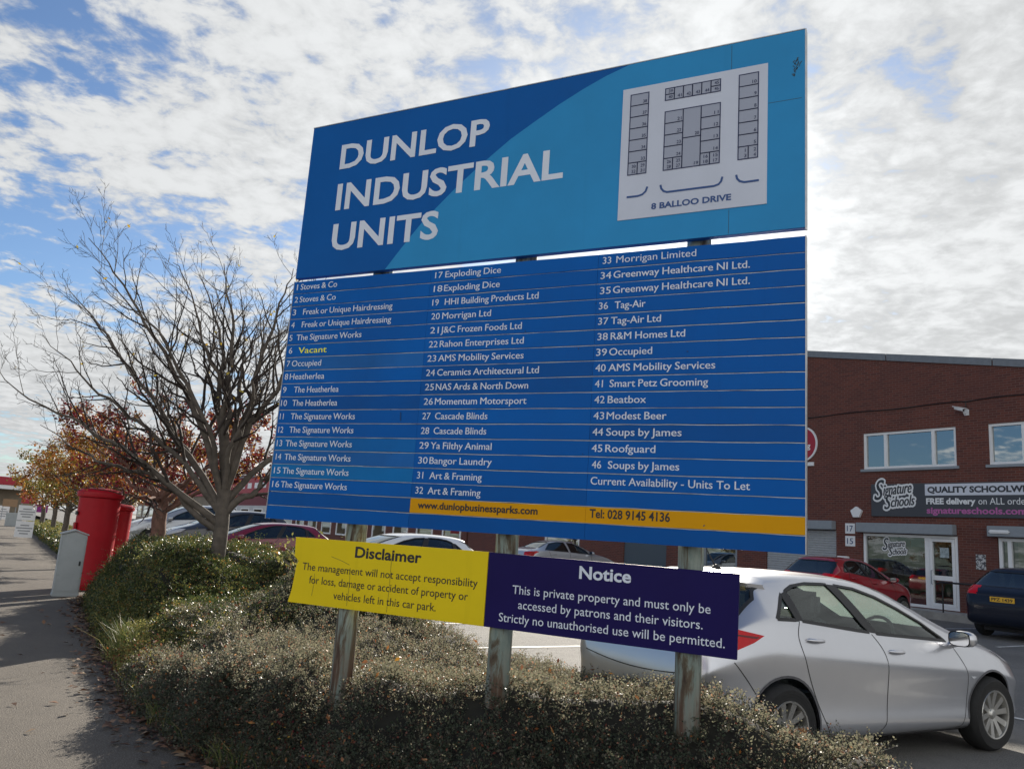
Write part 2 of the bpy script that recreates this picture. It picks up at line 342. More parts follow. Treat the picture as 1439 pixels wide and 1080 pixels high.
g.add([(s, t, gz(t, s) + .010) for s in [-8] + sl_[1:-1] for t in (9.86, 9.96)], [(2 * j, 2 * j + 1, 2 * j + 3, 2 * j + 2) for j in range(10)])
g.build('bay_markings', LINE, kind='structure')

# ---------------------------------------------------------------- the directory sign
SU = Vector((.89502, -.44603, 0)); SN = Vector((-.44603, -.89502, 0)); SP = Vector((1.599, 4.3, 0))
def T_sign(u, d, z): return SP + SU * u + SN * d + Vector((0, 0, z))     # d>0 comes towards the viewer
SIGN = empty('directory_sign', tuple(T_sign(-1.85, -.12, 0)), label='tall blue business park directory sign on three rusty posts behind the low hedge', cat='sign')
for uu in (-2.98, -1.805, -.632):
    m = MB(T_sign); m.tube([(uu, -.125, 0), (uu, -.125, 4.5)], .073, 20); o = m.build('post', POST, SIGN); auto_smooth(o)
U0 = -3.706
m = MB(T_sign); m.box(U0, 0, -.045, 0, 3.412, 4.665); HP = m.build('header_panel', NAVY_TOP, SIGN, bevel=.002)
sw = [(-2.876, 3.414), (-2.78, 3.53), (-2.699, 3.625), (-2.60, 3.735), (-2.491, 3.835), (-2.341, 3.968), (-2.20, 4.08), (-2.082, 4.167), (-1.93, 4.275), (-1.754, 4.375), (-1.58, 4.47), (-1.404, 4.553), (-1.25, 4.615), (-1.09, 4.663)]
m = MB(T_sign); m.add([(x, .0015, z) for x, z in sw] + [(-.002, .0015, z) for x, z in sw], [(i, len(sw) + i, len(sw) + i + 1, i + 1) for i in range(len(sw) - 1)]); m.build('swoosh_sheet', SKYBLUE, HP)
m = MB(T_sign)
letter(m, 'DUNLOP', -3.399, -2.10, 4.268, .202, .003, .022); letter(m, 'INDUSTRIAL', -3.394, -1.518, 3.930, .215, .003, .022); letter(m, 'UNITS', -3.392, -2.452, 3.606, .212, .003, .022)
m.build('lettering', WHITE_T, HP)
m = MB(T_sign)
for a in ((-.002, .006, -.046, .003, 3.41, 4.668), (U0, -.002, -.046, .003, 4.665, 4.671)): m.box(*a)
m.build('edge_trim', ALU, HP)
m = MB(T_sign)
ln(m, [(-.21, 4.22), (-.02, 4.22)], .003, .0022); ln(m, [(-.43, 3.42), (-.43, 3.57)], .003, .0022); ln(m, [(-.43, 4.49), (-.43, 4.655)], .003, .0022)
for k in range(26):
    x, z = -.055 + rnd.gauss(0, .012), 4.42 + rnd.uniform(-.055, .06); x += (z - 4.42) * .25; ln(m, [(x, z), (x + rnd.uniform(-.012, .012), z + rnd.uniform(.008, .02))], rnd.uniform(.004, .009), .0028)
m.build('scratches', mat('scratched_backing', (.03, .08, .12), .6), HP)
# site plan
PLAN = MB(T_sign); PLAN.box(-1.122, -.213, .0016, .006, 3.581, 4.485); PP = PLAN.build('plan_board', GREYW, SIGN)
fi, li, nu = MB(T_sign), MB(T_sign), MB(T_sign); dF, dL, dN = .0070, .0080, .0090; LW = .0065
def cell(x0, x1, z0, z1, *labels, fill=True):
    fi.quad((x0, dF, z0), (x1, dF, z0), (x1, dF, z1), (x0, dF, z1)); rect_ln(li, x0, x1, z0, z1, LW, dL)
    for k, lb in enumerate(labels):
        wd = .013 * len(lb); zc = z0 + .010 + (len(labels) - 1 - k) * .034; letter(nu, lb, x1 - .010 - wd, x1 - .010, zc, .021, dN, .01)
zr = [4.436, 4.357, 4.278, 4.198, 4.118, 4.039, 3.961]
for k, lb in enumerate(('38', '37', '36', '35', '34', '33')): cell(-1.067, -.948, zr[k + 1], zr[k], lb)
cell(-1.067, -1.006, 3.880, 3.961, '30', '32'); cell(-1.006, -.948, 3.880, 3.961, '29', '31')
for k, lb in enumerate(('10', '9', '8', '7', '6', '5')): cell(-.381, -.267, zr[k + 1], zr[k], lb)
cell(-.381, -.322, 3.880, 3.961, '1', '3'); cell(-.322, -.267, 3.880, 3.961, '2', '4')
zm = [4.276, 4.195, 4.116, 4.037, 3.957]
for k, lb in enumerate(('21', '22', '23', '24')): cell(-.837, -.721, zm[k + 1], zm[k], lb)
for k, lb in enumerate(('11', '12', '13', '14')): cell(-.609, -.492, zm[k + 1], zm[k], lb)
cell(-.837, -.779, 3.879, 3.957, '26', '28'); cell(-.779, -.721, 3.879, 3.957, '25', '27'); cell(-.609, -.551, 3.879, 3.957, '16', '18'); cell(-.551, -.492, 3.879, 3.957, '15', '17')
cell(-.721, -.609, 4.078, 4.276, '20'); cell(-.721, -.609, 3.879, 4.078, '19')
cell(-.839, -.782, 4.395, 4.436, '39'); cell(-.839, -.782, 4.355, 4.395, '40')
for k, lb in enumerate(('41', '42', '43', '44')): cell(-.782 + k * .0575, -.782 + (k + 1) * .0575, 4.355, 4.436, lb)
cell(-.552, -.494, 4.395, 4.436, '45'); cell(-.552, -.494, 4.355, 4.395, '46')
fi.build('unit_blocks', PLAN_F, PP); li.build('unit_outlines', PLAN_L, PP); nu.build('unit_numbers', PLAN_L, PP)
m = MB(T_sign)
ln(m, [(-1.067, 3.731), (-.995, 3.730), (-.965, 3.737), (-.945, 3.755), (-.935, 3.785)], .013, dL)
ln(m, [(-.851, 3.785), (-.845, 3.760), (-.830, 3.741), (-.808, 3.732), (-.52, 3.732), (-.492, 3.740), (-.478, 3.757), (-.471, 3.785)], .013, dL)
ln(m, [(-.390, 3.785), (-.384, 3.760), (-.369, 3.742), (-.343, 3.732), (-.258, 3.733)], .013, dL)
letter(m, '8 BALLOO DRIVE', -.905, -.417, 3.629, .040, dL, .03); m.build('plan_lettering', ARC, PP)
# tenant strips
NAMES = [(1, -3.685, -3.655, -3.640, -3.292, 'Stoves & Co'), (2, -3.683, -3.650, -3.634, -3.292, 'Stoves & Co'), (3, -3.687, -3.654, -3.586, -2.775, 'Freak or Unique Hairdressing'), (4, -3.686, -3.653, -3.584, -2.775, 'Freak or Unique Hairdressing'),
 (5, -3.689, -3.659, -3.620, -3.020, 'The Signature Works'), (6, -3.678, -3.645, -3.586, -3.321, 'Vacant'), (7, -3.683, -3.652, -3.635, -3.358, 'Occupied'), (8, -3.687, -3.655, -3.639, -3.314, 'Heatherlea'), (9, -3.689, -3.656, -3.584, -3.171, 'The Heatherlea'),
 (10, -3.692, -3.635, -3.584, -3.170, 'The Heatherlea'), (11, -3.687, -3.651, -3.583, -3.001, 'The Signature Works'), (12, -3.686, -3.639, -3.582, -3.001, 'The Signature Works'), (13, -3.685, -3.634, -3.602, -3.002, 'The Signature Works'), (14, -3.679, -3.627, -3.597, -3.000, 'The Signature Works'),
 (15, -3.681, -3.618, -3.600, -3.004, 'The Signature Works'), (16, -3.681, -3.614, -3.599, -3.006, 'The Signature Works'), (17, -2.441, -2.380, -2.359, -1.926, 'Exploding Dice'), (18, -2.443, -2.373, -2.359, -1.927, 'Exploding Dice'), (19, -2.444, -2.392, -2.344, -1.637, 'HHI Building Products Ltd'),
 (20, -2.442, -2.374, -2.355, -1.977, 'Morrigan Ltd'), (21, -2.441, -2.372, -2.357, -1.743, 'J&C Frozen Foods Ltd'), (22, -2.441, -2.371, -2.355, -1.722, 'Rahon Enterprises Ltd'), (23, -2.443, -2.373, -2.357, -1.715, 'AMS Mobility Services'), (24, -2.443, -2.373, -2.356, -1.601, 'Ceramics Architectural Ltd'),
 (25, -2.442, -2.371, -2.357, -1.669, 'NAS Ards & North Down'), (26, -2.441, -2.369, -2.354, -1.674, 'Momentum Motorsport'), (27, -2.442, -2.378, -2.343, -1.946, 'Cascade Blinds'), (28, -2.443, -2.378, -2.344, -1.946, 'Cascade Blinds'), (29, -2.445, -2.372, -2.357, -1.899, 'Ya Filthy Animal'), (30, -2.444, -2.370, -2.356, -1.890, 'Bangor Laundry'),
 (31, -2.443, -2.394, -2.346, -1.954, 'Art & Framing'), (32, -2.445, -2.384, -2.349, -1.954, 'Art & Framing'), (33, -1.207, -1.151, -1.118, -.617, 'Morrigan Limited'), (34, -1.217, -1.146, -1.132, -.303, 'Greenway Healthcare NI Ltd.'), (35, -1.216, -1.145, -1.131, -.302, 'Greenway Healthcare NI Ltd.'), (36, -1.218, -1.158, -1.115, -.918, 'Tag-Air'),
 (37, -1.219, -1.151, -1.135, -.819, 'Tag-Air Ltd'), (38, -1.218, -1.150, -1.132, -.670, 'R&M Homes Ltd'), (39, -1.221, -1.151, -1.137, -.866, 'Occupied'), (40, -1.221, -1.154, -1.137, -.490, 'AMS Mobility Services'), (41, -1.219, -1.167, -1.125, -.529, 'Smart Petz Grooming'), (42, -1.217, -1.151, -1.132, -.892, 'Beatbox'), (43, -1.218, -1.149, -1.134, -.766, 'Modest Beer'),
 (44, -1.219, -1.151, -1.132, -.674, 'Soups by James'), (45, -1.219, -1.151, -1.133, -.825, 'Roofguard'), (46, -1.213, -1.153, -1.112, -.682, 'Soups by James')]
Z0, ZL, ZR = 1.592, 3.388, 3.364
def zrow(k, u): return Z0 + (18 - k) / 18 * ((ZL if u < -3.7 else ZL + (ZR - ZL) * (u - U0) / -U0) - Z0)     # k strips down from the top
UC = [U0, -2.478, -1.238, 0]
STRIP5 = panelblue('strip_blue_duller', (.002, .092, .36), .12); STRIP6 = panelblue('strip_blue_fresher', (.001, .116, .45), .12)
sr = random.Random(31); STRIPM = {(k, c): sr.choice((STRIP, STRIP, STRIP5, STRIP6)) for k in range(1, 19) for c in range(3)}; STRIPM |= {(13, 0): STRIP2, (14, 0): STRIP3, (15, 0): STRIP4, (7, 0): STRIP3}
bm_ = MB(T_sign); bm_.box(U0 + .01, -.01, -.05, -.03, Z0 + .004, 3.35); bm_.build('backing_tray', BACK, SIGN)
for k in range(1, 19):
    jz = [rnd.uniform(-.0022, .0022) for _ in range(40)]
    mats_ = []; m = MB(T_sign)
    for c in range(3):
        ma = STRIPM.get((k, c), STRIP)
        if k == 17 and c > 0: ma = ORANGE
        if ma not in mats_: mats_.append(ma)
        m.cur = mats_.index(ma); N = 8; a, b = UC[c] + .0008, UC[c + 1] - .0008; dj = rnd.uniform(-.0008, .0008)
        top, bot = [], []
        for i in range(N + 1):
            u = a + (b - a) * i / N; top.append((u, zrow(k - 1, u) - .0035 + jz[(c * N + i)] * .6)); bot.append((u, zrow(k, u) + .0030 + jz[(c * N + i + 3) % 40] * .6))
        vs = [(u, .001 + dj, z) for u, z in top] + [(u, .001 + dj, z) for u, z in bot] + [(u, -.029, z) for u, z in top] + [(u, -.029, z) for u, z in bot]; n = N + 1
        fs = [(i, i + 1, n + i + 1, n + i) for i in range(N)] + [(i, 2 * n + i, 2 * n + i + 1, i + 1) for i in range(N)] + [(n + i, n + i + 1, 3 * n + i + 1, 3 * n + i) for i in range(N)] + [(0, n, 3 * n, 2 * n), (N, 2 * n + N, 3 * n + N, n + N)]
        m.add(vs, fs)
    S_ = m.build('name_strip', mats_, SIGN)
    t = MB(T_sign); y = MB(T_sign)
    for num, a, b, c, d, nm in NAMES:
        row = (num - 1) % 16 + 1 if num < 33 else num - 32
        if row != k: continue
        zb = zrow(k, a) + .030; old = nm in ('Morrigan Limited',)
        letter(t, str(num), a, b, zb, .044, .0032, .010, zb1=zrow(k, b) + .030)
        letter(y if nm == 'Vacant' else t, nm, c, d, zrow(k, c) + .030, .0445, .0032, .016 if not old else .002, zb1=zrow(k, d) + .030, space=.8)
    if k == 15: letter(t, 'Current Availability - Units To Let', -1.216, -.287, zrow(15, -1.2) + .032, .045, .0032, .014, zb1=zrow(15, -.29) + .032)
    if k == 17: letter(y, 'www.dunlopbusinessparks.com', -2.416, -1.550, zrow(17, -2.4) + .033, .046, .0032, .02); letter(y, 'Tel: 028 9145 4136', -1.212, -.727, zrow(17, -1.2) + .033, .052, .0032, .022)
    if t.v: t.build('lettering', WHITE_T, S_)
    if y.v: y.build('bold_lettering', DARKT if k == 17 else YEL_T, S_)
m = MB(T_sign); N = 30
for k in range(1, 18):
    pts = [(U0 + (0 - U0) * i / N, zrow(k, U0 + (0 - U0) * i / N) + rnd.uniform(-.0018, .0018)) for i in range(N + 1)]
    ln(m, pts, .0042, -.004)
m.box(-.0006, .005, -.046, .0035, Z0, ZR); m.box(U0 - .005, U0 + .0006, -.046, .0035, Z0, ZL); m.build('strip_channels', ALU, SIGN)
m = MB(T_sign); ln(m, [(-2.62, zrow(10, -2.6) - .02), (-2.615, zrow(11, -2.6) + .02)], .007, .0035)
for _ in range(16):
    x = rnd.uniform(-3.6, -.05); z = rnd.uniform(1.7, 3.3); ln(m, [(x, z), (x + rnd.uniform(-.01, .01), z + rnd.uniform(.004, .012))], rnd.uniform(.003, .006), .0034)
m.build('scuff_marks', mat('scuff', (.006, .04, .13), .7), SIGN)
# notice boards on the posts
def board(name, pts, label, m_):
    r = empty(name, tuple(T_sign(sum(p[0] for p in pts) / len(pts), 0, 1.01)), label=label, cat='notice board'); r_ = MB(T_sign); r_.prism(pts, -.047, -.030, 1); p = r_.build('panel', m_, r, bevel=.0015); return r, p
r, p = board('notice_board', [(-3.432, 1.478), (-3.425, 1.345), (-3.385, 1.315), (-3.40, 1.28), (-3.417, 1.12), (-3.440, 1.030), (-1.884, 1.028), (-1.884, 1.479)], 'yellow Disclaimer board with a torn left edge, fixed low on the posts', YELLOW)
m = MB(T_sign); q = -.0285
letter(m, 'Disclaimer', -2.903, -2.371, 1.372, .074, q, .026); letter(m, 'The management will not accept responsibility', -3.343, -1.944, 1.258, .050, q, .004); letter(m, 'for loss, damage or accident of property or', -3.27, -2.006, 1.172, .050, q, .004); letter(m, 'vehicles left in this car park.', -3.048, -2.232, 1.084, .050, q, .004); m.build('lettering', DARKT, p)
m = MB(T_sign)
for c in ([(-2.60, 1.44), (-2.603, 1.33), (-2.60, 1.2), (-2.605, 1.04)], [(-2.93, 1.30), (-2.925, 1.18), (-2.93, 1.05)], [(-3.23, 1.24), (-3.225, 1.17), (-3.235, 1.09)], [(-3.10, 1.365), (-3.0, 1.34), (-2.94, 1.32)]): ln(m, c, .0035, -.0288)
m.build('cracks', mat('crack_line', (.28, .22, .02), .7), p)
r, p = board('notice_board', [(-1.880, 1.028), (-.350, 1.018), (-.342, 1.468), (-1.880, 1.478)], 'navy Notice board with white writing, fixed low on the posts', NAVY)
m = MB(T_sign); letter(m, 'Notice', -1.270, -.951, 1.366, .074, q, .026); letter(m, 'This is private property and must only be', -1.70, -.494, 1.242, .050, q, .004); letter(m, 'accessed by patrons and their visitors.', -1.655, -.535, 1.156, .050, q, .004); letter(m, 'Strictly no unauthorised use will be permitted.', -1.78, -.414, 1.071, .050, q, .004); m.build('lettering', WHITE_T, p)

# ---------------------------------------------------------------- cars: a lofted shell, windows and shut lines cut along its surface
def loft(stations, levels=2):
    """stations: (x, z_bottom, z_top, half width, belt z, roof half width)"""
    bm = bmesh.new(); rings = []
    for x, zb, zt, wd, zl, wr in stations:
        gh = max(0, zt - zl); mid = zb + .46 * (zl - zb)
        half = [(0, zb), (.72 * wd, zb), (.94 * wd, zb + .03), (.988 * wd, zb + .13 * (zl - zb) + .02), (.962 * wd, zb + .30 * (zl - zb)), (.972 * wd, mid + .03), (1.0 * wd, zb + .70 * (zl - zb)), (.998 * wd, zb + .765 * (zl - zb)), (.945 * wd, zl - .012), (.918 * wd, zl + .06 * gh + .008)]
        a = .905 * wd
        half += [(a + (wr - a) * .45, zl + .48 * gh), (wr, zl + .83 * gh), (.86 * wr, zl + .955 * gh), (.5 * wr, zt - .002), (0, zt)]
        ring = [bm.verts.new((x, -y, z)) for y, z in half] + [bm.verts.new((x, y, z)) for y, z in reversed(half[1:-1])]
        rings.append(ring)
    n = len(rings[0])
    for a, b in zip(rings, rings[1:]):
        for i in range(n): bm.faces.new((a[i], a[(i + 1) % n], b[(i + 1) % n], b[i]))
    bm.faces.new(rings[0][::-1]); bm.faces.new(rings[-1])
    bmesh.ops.recalc_face_normals(bm, faces=bm.faces)
    me = bpy.data.meshes.new('loft'); bm.to_mesh(me); bm.free()
    o = bpy.data.objects.new('loft', me); COL.objects.link(o); md = o.modifiers.new('s', 'SUBSURF'); md.levels = levels
    dg = bpy.context.evaluated_depsgraph_get(); out = bpy.data.meshes.new_from_object(o.evaluated_get(dg)); bpy.data.objects.remove(o); bpy.data.meshes.remove(me)
    return out
def cut_faces(bm, poly, side=None, end=None, xr=None, nmin=.12):
    """split the shell along a convex polygon (side view x,z or end view y,z) and return the faces inside it"""
    ax = (0, 2) if side is not None else (1, 2)
    def ok(f):
        c = f.calc_center_median()
        if side is not None: return c.y * side > .25 and (f.normal.y * side > nmin)
        return f.normal.x * end > .10 and (xr is None or xr[0] < c.x < xr[1])
    ar = sum(poly[i][0] * poly[(i + 1) % len(poly)][1] - poly[(i + 1) % len(poly)][0] * poly[i][1] for i in range(len(poly)))
    P = poly if ar > 0 else poly[::-1]; pls = []
    for i in range(len(P)):
        a, b = P[i], P[(i + 1) % len(P)]; e = (b[0] - a[0], b[1] - a[1]); nn = (e[1], -e[0]); co = [0, 0, 0]; no = [0, 0, 0]
        co[ax[0]], co[ax[1]] = a; no[ax[0]], no[ax[1]] = nn; pls.append((Vector(co), Vector(no).normalized()))
    bb = [min(p[0] for p in P) - .1, max(p[0] for p in P) + .1, min(p[1] for p in P) - .1, max(p[1] for p in P) + .1]
    def near(f):
        for v in f.verts:
            if bb[0] <= v.co[ax[0]] <= bb[1] and bb[2] <= v.co[ax[1]] <= bb[3]: return True
        return False
    for co, no in pls:
        fs = [f for f in bm.faces if ok(f) and near(f)]; geom = set(fs)
        for f in fs: geom.update(f.edges); geom.update(f.verts)
        bmesh.ops.bisect_plane(bm, geom=list(geom), plane_co=co, plane_no=no, dist=1e-5)
    return [f for f in bm.faces if ok(f) and all((f.calc_center_median() - co).dot(no) < 1e-5 for co, no in pls)]
def patch(src, off, *args, **kw):
    bm = bmesh.new(); bm.from_mesh(src); bm.normal_update(); fs = set(cut_faces(bm, *args, **kw))
    bmesh.ops.delete(bm, geom=[f for f in bm.faces if f not in fs], context='FACES'); bm.normal_update()
    for v in bm.verts: v.co += v.normal * off
    return bm
def shrink(poly, k):
    cx = sum(p[0] for p in poly) / len(poly); cz = sum(p[1] for p in poly) / len(poly); return [(cx + (x - cx) * k, cz + (z - cz) * k) for x, z in poly]
class Skin:
    def __init__(s, me): s.bvh = BVHTree.FromPolygons([v.co[:] for v in me.vertices], [p.vertices[:] for p in me.polygons])
    def side(s, x, z, sd):
        h = s.bvh.ray_cast(Vector((x, 2 * sd, z)), Vector((0, -sd, 0))); return h[0], h[1]
    def end(s, y, z, e):
        h = s.bvh.ray_cast(Vector((6 * e, y, z)), Vector((-e, 0, 0))); return h[0], h[1]
    def top(s, x, y):
        h = s.bvh.ray_cast(Vector((x, y, 4)), Vector((0, 0, -1))); return h[0], h[1]
def ribbon(mb, hits, wd, off):
    hits = [h for h in hits if h[0] is not None]; n = len(hits)
    if n < 2: return
    L, R2 = [], []
    for i, (p, nn) in enumerate(hits):
        d = (hits[min(i + 1, n - 1)][0] - hits[max(i - 1, 0)][0]).normalized(); c = d.cross(nn).normalized() * wd / 2; L.append(p + nn * off + c); R2.append(p + nn * off - c)
    mb.add([tuple(v) for v in L + R2], [(i, i + 1, n + i + 1, n + i) for i in range(n - 1)])
def dens_pts(pts, k=8):
    out = []
    for a, b in zip(pts, pts[1:]): out += [(a[0] + (b[0] - a[0]) * i / k, a[1] + (b[1] - a[1]) * i / k) for i in range(k)]
    return out + [pts[-1]]
def smoothpoly(pts, k=6):
    out = []
    P = [pts[0]] + list(pts) + [pts[-1]]
    for i in range(1, len(P) - 2):
        for j in range(k):
            t = j / k; out.append(tuple(.5 * (2 * P[i][q] + (P[i + 1][q] - P[i - 1][q]) * t + (2 * P[i - 1][q] - 5 * P[i][q] + 4 * P[i + 1][q] - P[i + 2][q]) * t * t + (3 * P[i][q] - P[i - 1][q] - 3 * P[i + 1][q] + P[i + 2][q]) * t ** 3) for q in (0, 1)))
    return out + [pts[-1]]
WH = {}
def wheel_meshes(r, spokes):
    if (r, spokes) in WH: return WH[(r, spokes)]
    t = MB(); wd = .205; rr = r * .66
    t.lathe([(rr, -wd / 2), (r * .90, -wd / 2 - .004), (r * .965, -wd / 2 + .02), (r, -wd / 2 + .05), (r, wd / 2 - .05), (r * .965, wd / 2 - .02), (r * .90, wd / 2 + .004), (rr, wd / 2)], n=40, ax=1, cap=False)
    for k in range(3):
        t.lathe([(r * (.74 + .06 * k), wd / 2 + .0045), (r * (.75 + .06 * k), wd / 2 + .0055)], n=40, ax=1, cap=False)
    m = MB()
    m.lathe([(rr * 1.0, .10), (rr * .985, .106), (rr * .93, .104), (rr * .90, .06), (rr * .89, -.09)], n=40, ax=1, cap=False)
    nspk = spokes * 2
    for k in range(nspk):
        q = 2 * math.pi * (k // 2) / spokes + (k % 2) * (.42 if spokes == 5 else .3)
        a0, a1 = q, q + (.10 if k % 2 else -.10)
        def pt(rad, ang, h, wdh): return [(rad * math.cos(ang) - s_ * wdh * math.sin(ang), h, rad * math.sin(ang) + s_ * wdh * math.cos(ang)) for s_ in (-1, 1)]
        i0 = pt(rr * .18, a0, .070, .020); i1 = pt(rr * .93, a1, .092, .026); j0 = pt(rr * .18, a0, .03, .024); j1 = pt(rr * .93, a1, .055, .032)
        m.add(i0 + i1 + j0 + j1, [(0, 1, 3, 2), (0, 2, 6, 4), (1, 5, 7, 3), (4, 6, 7, 5), (0, 4, 5, 1), (2, 3, 7, 6)])
    m.lathe([(.001, .09), (rr * .14, .088), (rr * .2, .078), (rr * .24, .06), (rr * .24, .02)], n=20, ax=1)
    d = MB(); d.lathe([(.001, .02), (rr * .88, .02), (rr * .88, -.02)], n=32, ax=1)
    out = []
    for q in (t, m, d):
        me = q.me('wheel'); bm = bmesh.new(); bm.from_mesh(me); bmesh.ops.recalc_face_normals(bm, faces=bm.faces); bm.to_mesh(me); bm.free(); out.append(me)
    WH[(r, spokes)] = out; return out
def convex_circle(cx, cz, r, n=18): return [(cx + r * math.cos(2 * math.pi * i / n), cz + r * math.sin(2 * math.pi * i / n)) for i in range(n)]

def build_car(spec, loc, rz, label, cat, group, P, hero=False, name='parked_car'):
    root = empty(name, loc, rz, label=label, cat=cat, group=group)
    me = loft(spec['st']); skin = Skin(me); glass = GLASS_CAR if hero else GLASS_TINT
    wb, r, tr = spec['wb'], spec['r'], spec['track']
    src = me.copy()
    bm = bmesh.new(); bm.from_mesh(me); bm.normal_update()
    win = spec['side']; ends = spec['ends']
    for sd in (-1, 1):
        for p in win: bmesh.ops.delete(bm, geom=cut_faces(bm, p, side=sd), context='FACES')
        for cx in (0, wb): bmesh.ops.delete(bm, geom=cut_faces(bm, convex_circle(cx + spec.get('ax', 0), r + .01, r + .045), side=sd), context='FACES')
    for (e, p, xr) in ends: bmesh.ops.delete(bm, geom=cut_faces(bm, p, end=e, xr=xr), context='FACES')
    inner = bm.copy(); inner.normal_update()
    for v in inner.verts: v.co -= v.normal * .022
    bmesh.ops.reverse_faces(inner, faces=inner.faces)
    body = obj('body', bm, P, root); auto_smooth(body, 50)
    b2 = obj('inner_lining', inner, TRIM, root); auto_smooth(b2, 50)
    # glass and black window surrounds
    for sd in (-1, 1):
        for p in win:
            o = obj('side_window', patch(src, -.010, p, side=sd), glass, root); auto_smooth(o, 60)
        m = MB()
        for p in win:
            pp = dens_pts(list(p) + [p[0]], 6); ribbon(m, [skin.side(x, z, sd) for x, z in pp], .030, .0022)
        if m.v: m.build('window_surround', BLACKP, root, fix=False)
    for (e, p, xr) in ends:
        o = obj('windscreen' if e > 0 else 'rear_window', patch(src, -.008, p, end=e, xr=xr), GLASS_DUSTY if hero and e > 0 else glass, root); auto_smooth(o, 60)
        m = MB(); pp = dens_pts(list(p) + [p[0]], 8); ribbon(m, [h for h in (skin.end(y, z, e) for y, z in pp)], .03, .002); m.build('glass_seal', BLACKP, root, fix=False)
    for sd in (-1, 1):
        for p in spec.get('pillars', ()): o = obj('door_pillar', patch(src, .0016, p, side=sd), BLACKP, root); auto_smooth(o, 60)
    # lamps
    for nm, mm, polys in (('tail_light', REDL, spec.get('tail', ())), ('headlight', CLEARL, spec.get('head', ()))):
        for sd in (-1, 1):
            bmj = None
            for kind, p in polys:
                b_ = patch(src, .004, p, side=sd, nmin=.01) if kind == 's' else patch(src, .004, [(y * sd, z) for y, z in p], end=(-1 if nm == 'tail_light' else 1))
                tmp = bpy.data.meshes.new('t'); b_.to_mesh(tmp); b_.free()
                if bmj is None: bmj = bmesh.new()
                bmj.from_mesh(tmp); bpy.data.meshes.remove(tmp)
            if bmj is not None: o = obj(nm, bmj, mm, root); auto_smooth(o, 60)
    # shut lines, handles, mirrors
    for sd in (-1, 1):
        m = MB()
        for ptsl in spec.get('seams', ()): ribbon(m, [skin.side(x, z, sd) for x, z in smoothpoly(ptsl)], .0075 if hero else .014, .0012)
        if m.v: m.build('door_seam', BLACKP, root, fix=False)
        for (x, z) in spec.get('handles', ()):
            p, nn = skin.side(x, z, sd)
            if p is None: continue
            m = MB(); pts = [p + Vector((dx, sd * (.004 + .030 * math.sin(math.pi * (dx + .10) / .20)), -.05 * dx)) for dx in (-.10, -.08, -.04, 0, .04, .08, .10)]
            m.tube(pts, [.010, .015, .016, .016, .016, .014, .008], 8)
            o = m.build('door_handle', P, root); auto_smooth(o, 60)
        mx, mz = spec['mirror']; p, nn = skin.side(mx, mz - .02, sd)
        if p is not None:
            m = MB(); c = Vector((mx + .02, p.y + sd * .13, mz + .05)); prof = [(-.085, .60), (-.05, .95), (0, 1.0), (.05, .82), (.09, .42)]; vs = []; n = 14
            for dx, k in prof:
                for i in range(n):
                    q = 2 * math.pi * i / n; ca, sa_ = math.cos(q), math.sin(q); ca = math.copysign(abs(ca) ** .75, ca); sa_ = math.copysign(abs(sa_) ** .75, sa_); vs.append((c.x + dx, c.y + ca * .105 * k, c.z + sa_ * .068 * k))
            fs = [(i * n + k, i * n + (k + 1) % n, (i + 1) * n + (k + 1) % n, (i + 1) * n + k) for i in range(len(prof) - 1) for k in range(n)] + [tuple(range((len(prof) - 1) * n, len(prof) * n)), tuple(range(n - 1, -1, -1))]
            m.add(vs, fs); m.tube([(mx + .03, p.y - sd * .02, mz - .02), (c.x + .02, c.y - sd * .05, c.z - .04)], [.03, .025], 8)
            mo = m.build('door_mirror', P if not hero else [P], root); auto_smooth(mo, 50)
            g_ = MB(); g_.add([(c.x - .087, c.y + math.copysign(abs(math.cos(q)) ** .6, math.cos(q)) * .088, c.z + math.copysign(abs(math.sin(q)) ** .6, math.sin(q)) * .056) for q in [2 * math.pi * i / 20 for i in range(20)]], [tuple(range(20))]); g_.build('mirror_glass', CHROME, mo)
            k_ = MB(); k_.add([(c.x - .0855, c.y + math.copysign(abs(math.cos(q)) ** .6, math.cos(q)) * .098, c.z + math.copysign(abs(math.sin(q)) ** .6, math.sin(q)) * .064) for q in [2 * math.pi * i / 20 for i in range(20)]], [tuple(range(20))]); k_.build('mirror_rim', BLACKP, mo)
    # wheels
    t_, m_, d_ = wheel_meshes(r, spec.get('spokes', 5))
    for cx in (0, wb):
        for sd in (-1, 1):
            wr_ = bpy.data.objects.new('wheel', d_); COL.objects.link(wr_); wr_.parent = root; wr_.location = (cx + spec.get('ax', 0), sd * (tr - .10), r); wr_.rotation_euler = (0, rnd.uniform(0, 1), 0 if sd > 0 else math.pi)
            if not d_.materials: d_.materials.append(TRIM)
            for nm, q, mm in (('tyre', t_, RUBBER), ('rim', m_, ALLOY)):
                if not q.materials: q.materials.append(mm)
                c = bpy.data.objects.new(nm, q); COL.objects.link(c); c.parent = wr_
                if nm == 'tyre': auto_smooth(c, 40)
    u = MB(); u.box(-.30, wb + .35, -tr + .24, tr - .24, .15, .42); u.build('underbody', TRIM, root)
    if 'plate' in spec:
        x, z = spec['plate'][:2]; p, nn = skin.end(0, z, -1)
        m = MB(); m.box(p.x - .022, p.x - .008, -.26, .26, z - .056, z + .056); pl = m.build('number_plate', PLATE, root)
        txt = spec['plate'][2] if len(spec['plate']) > 2 else None
        if txt:
            t2 = MB(lambda a, d, zz_: (p.x - .0232, -a, zz_)); letter(t2, txt, -.225, .225, z - .034, .068, 0, .02); t2.T = None; t2.build('plate_lettering', DARKT, pl, fix=False)
    return root, skin, src

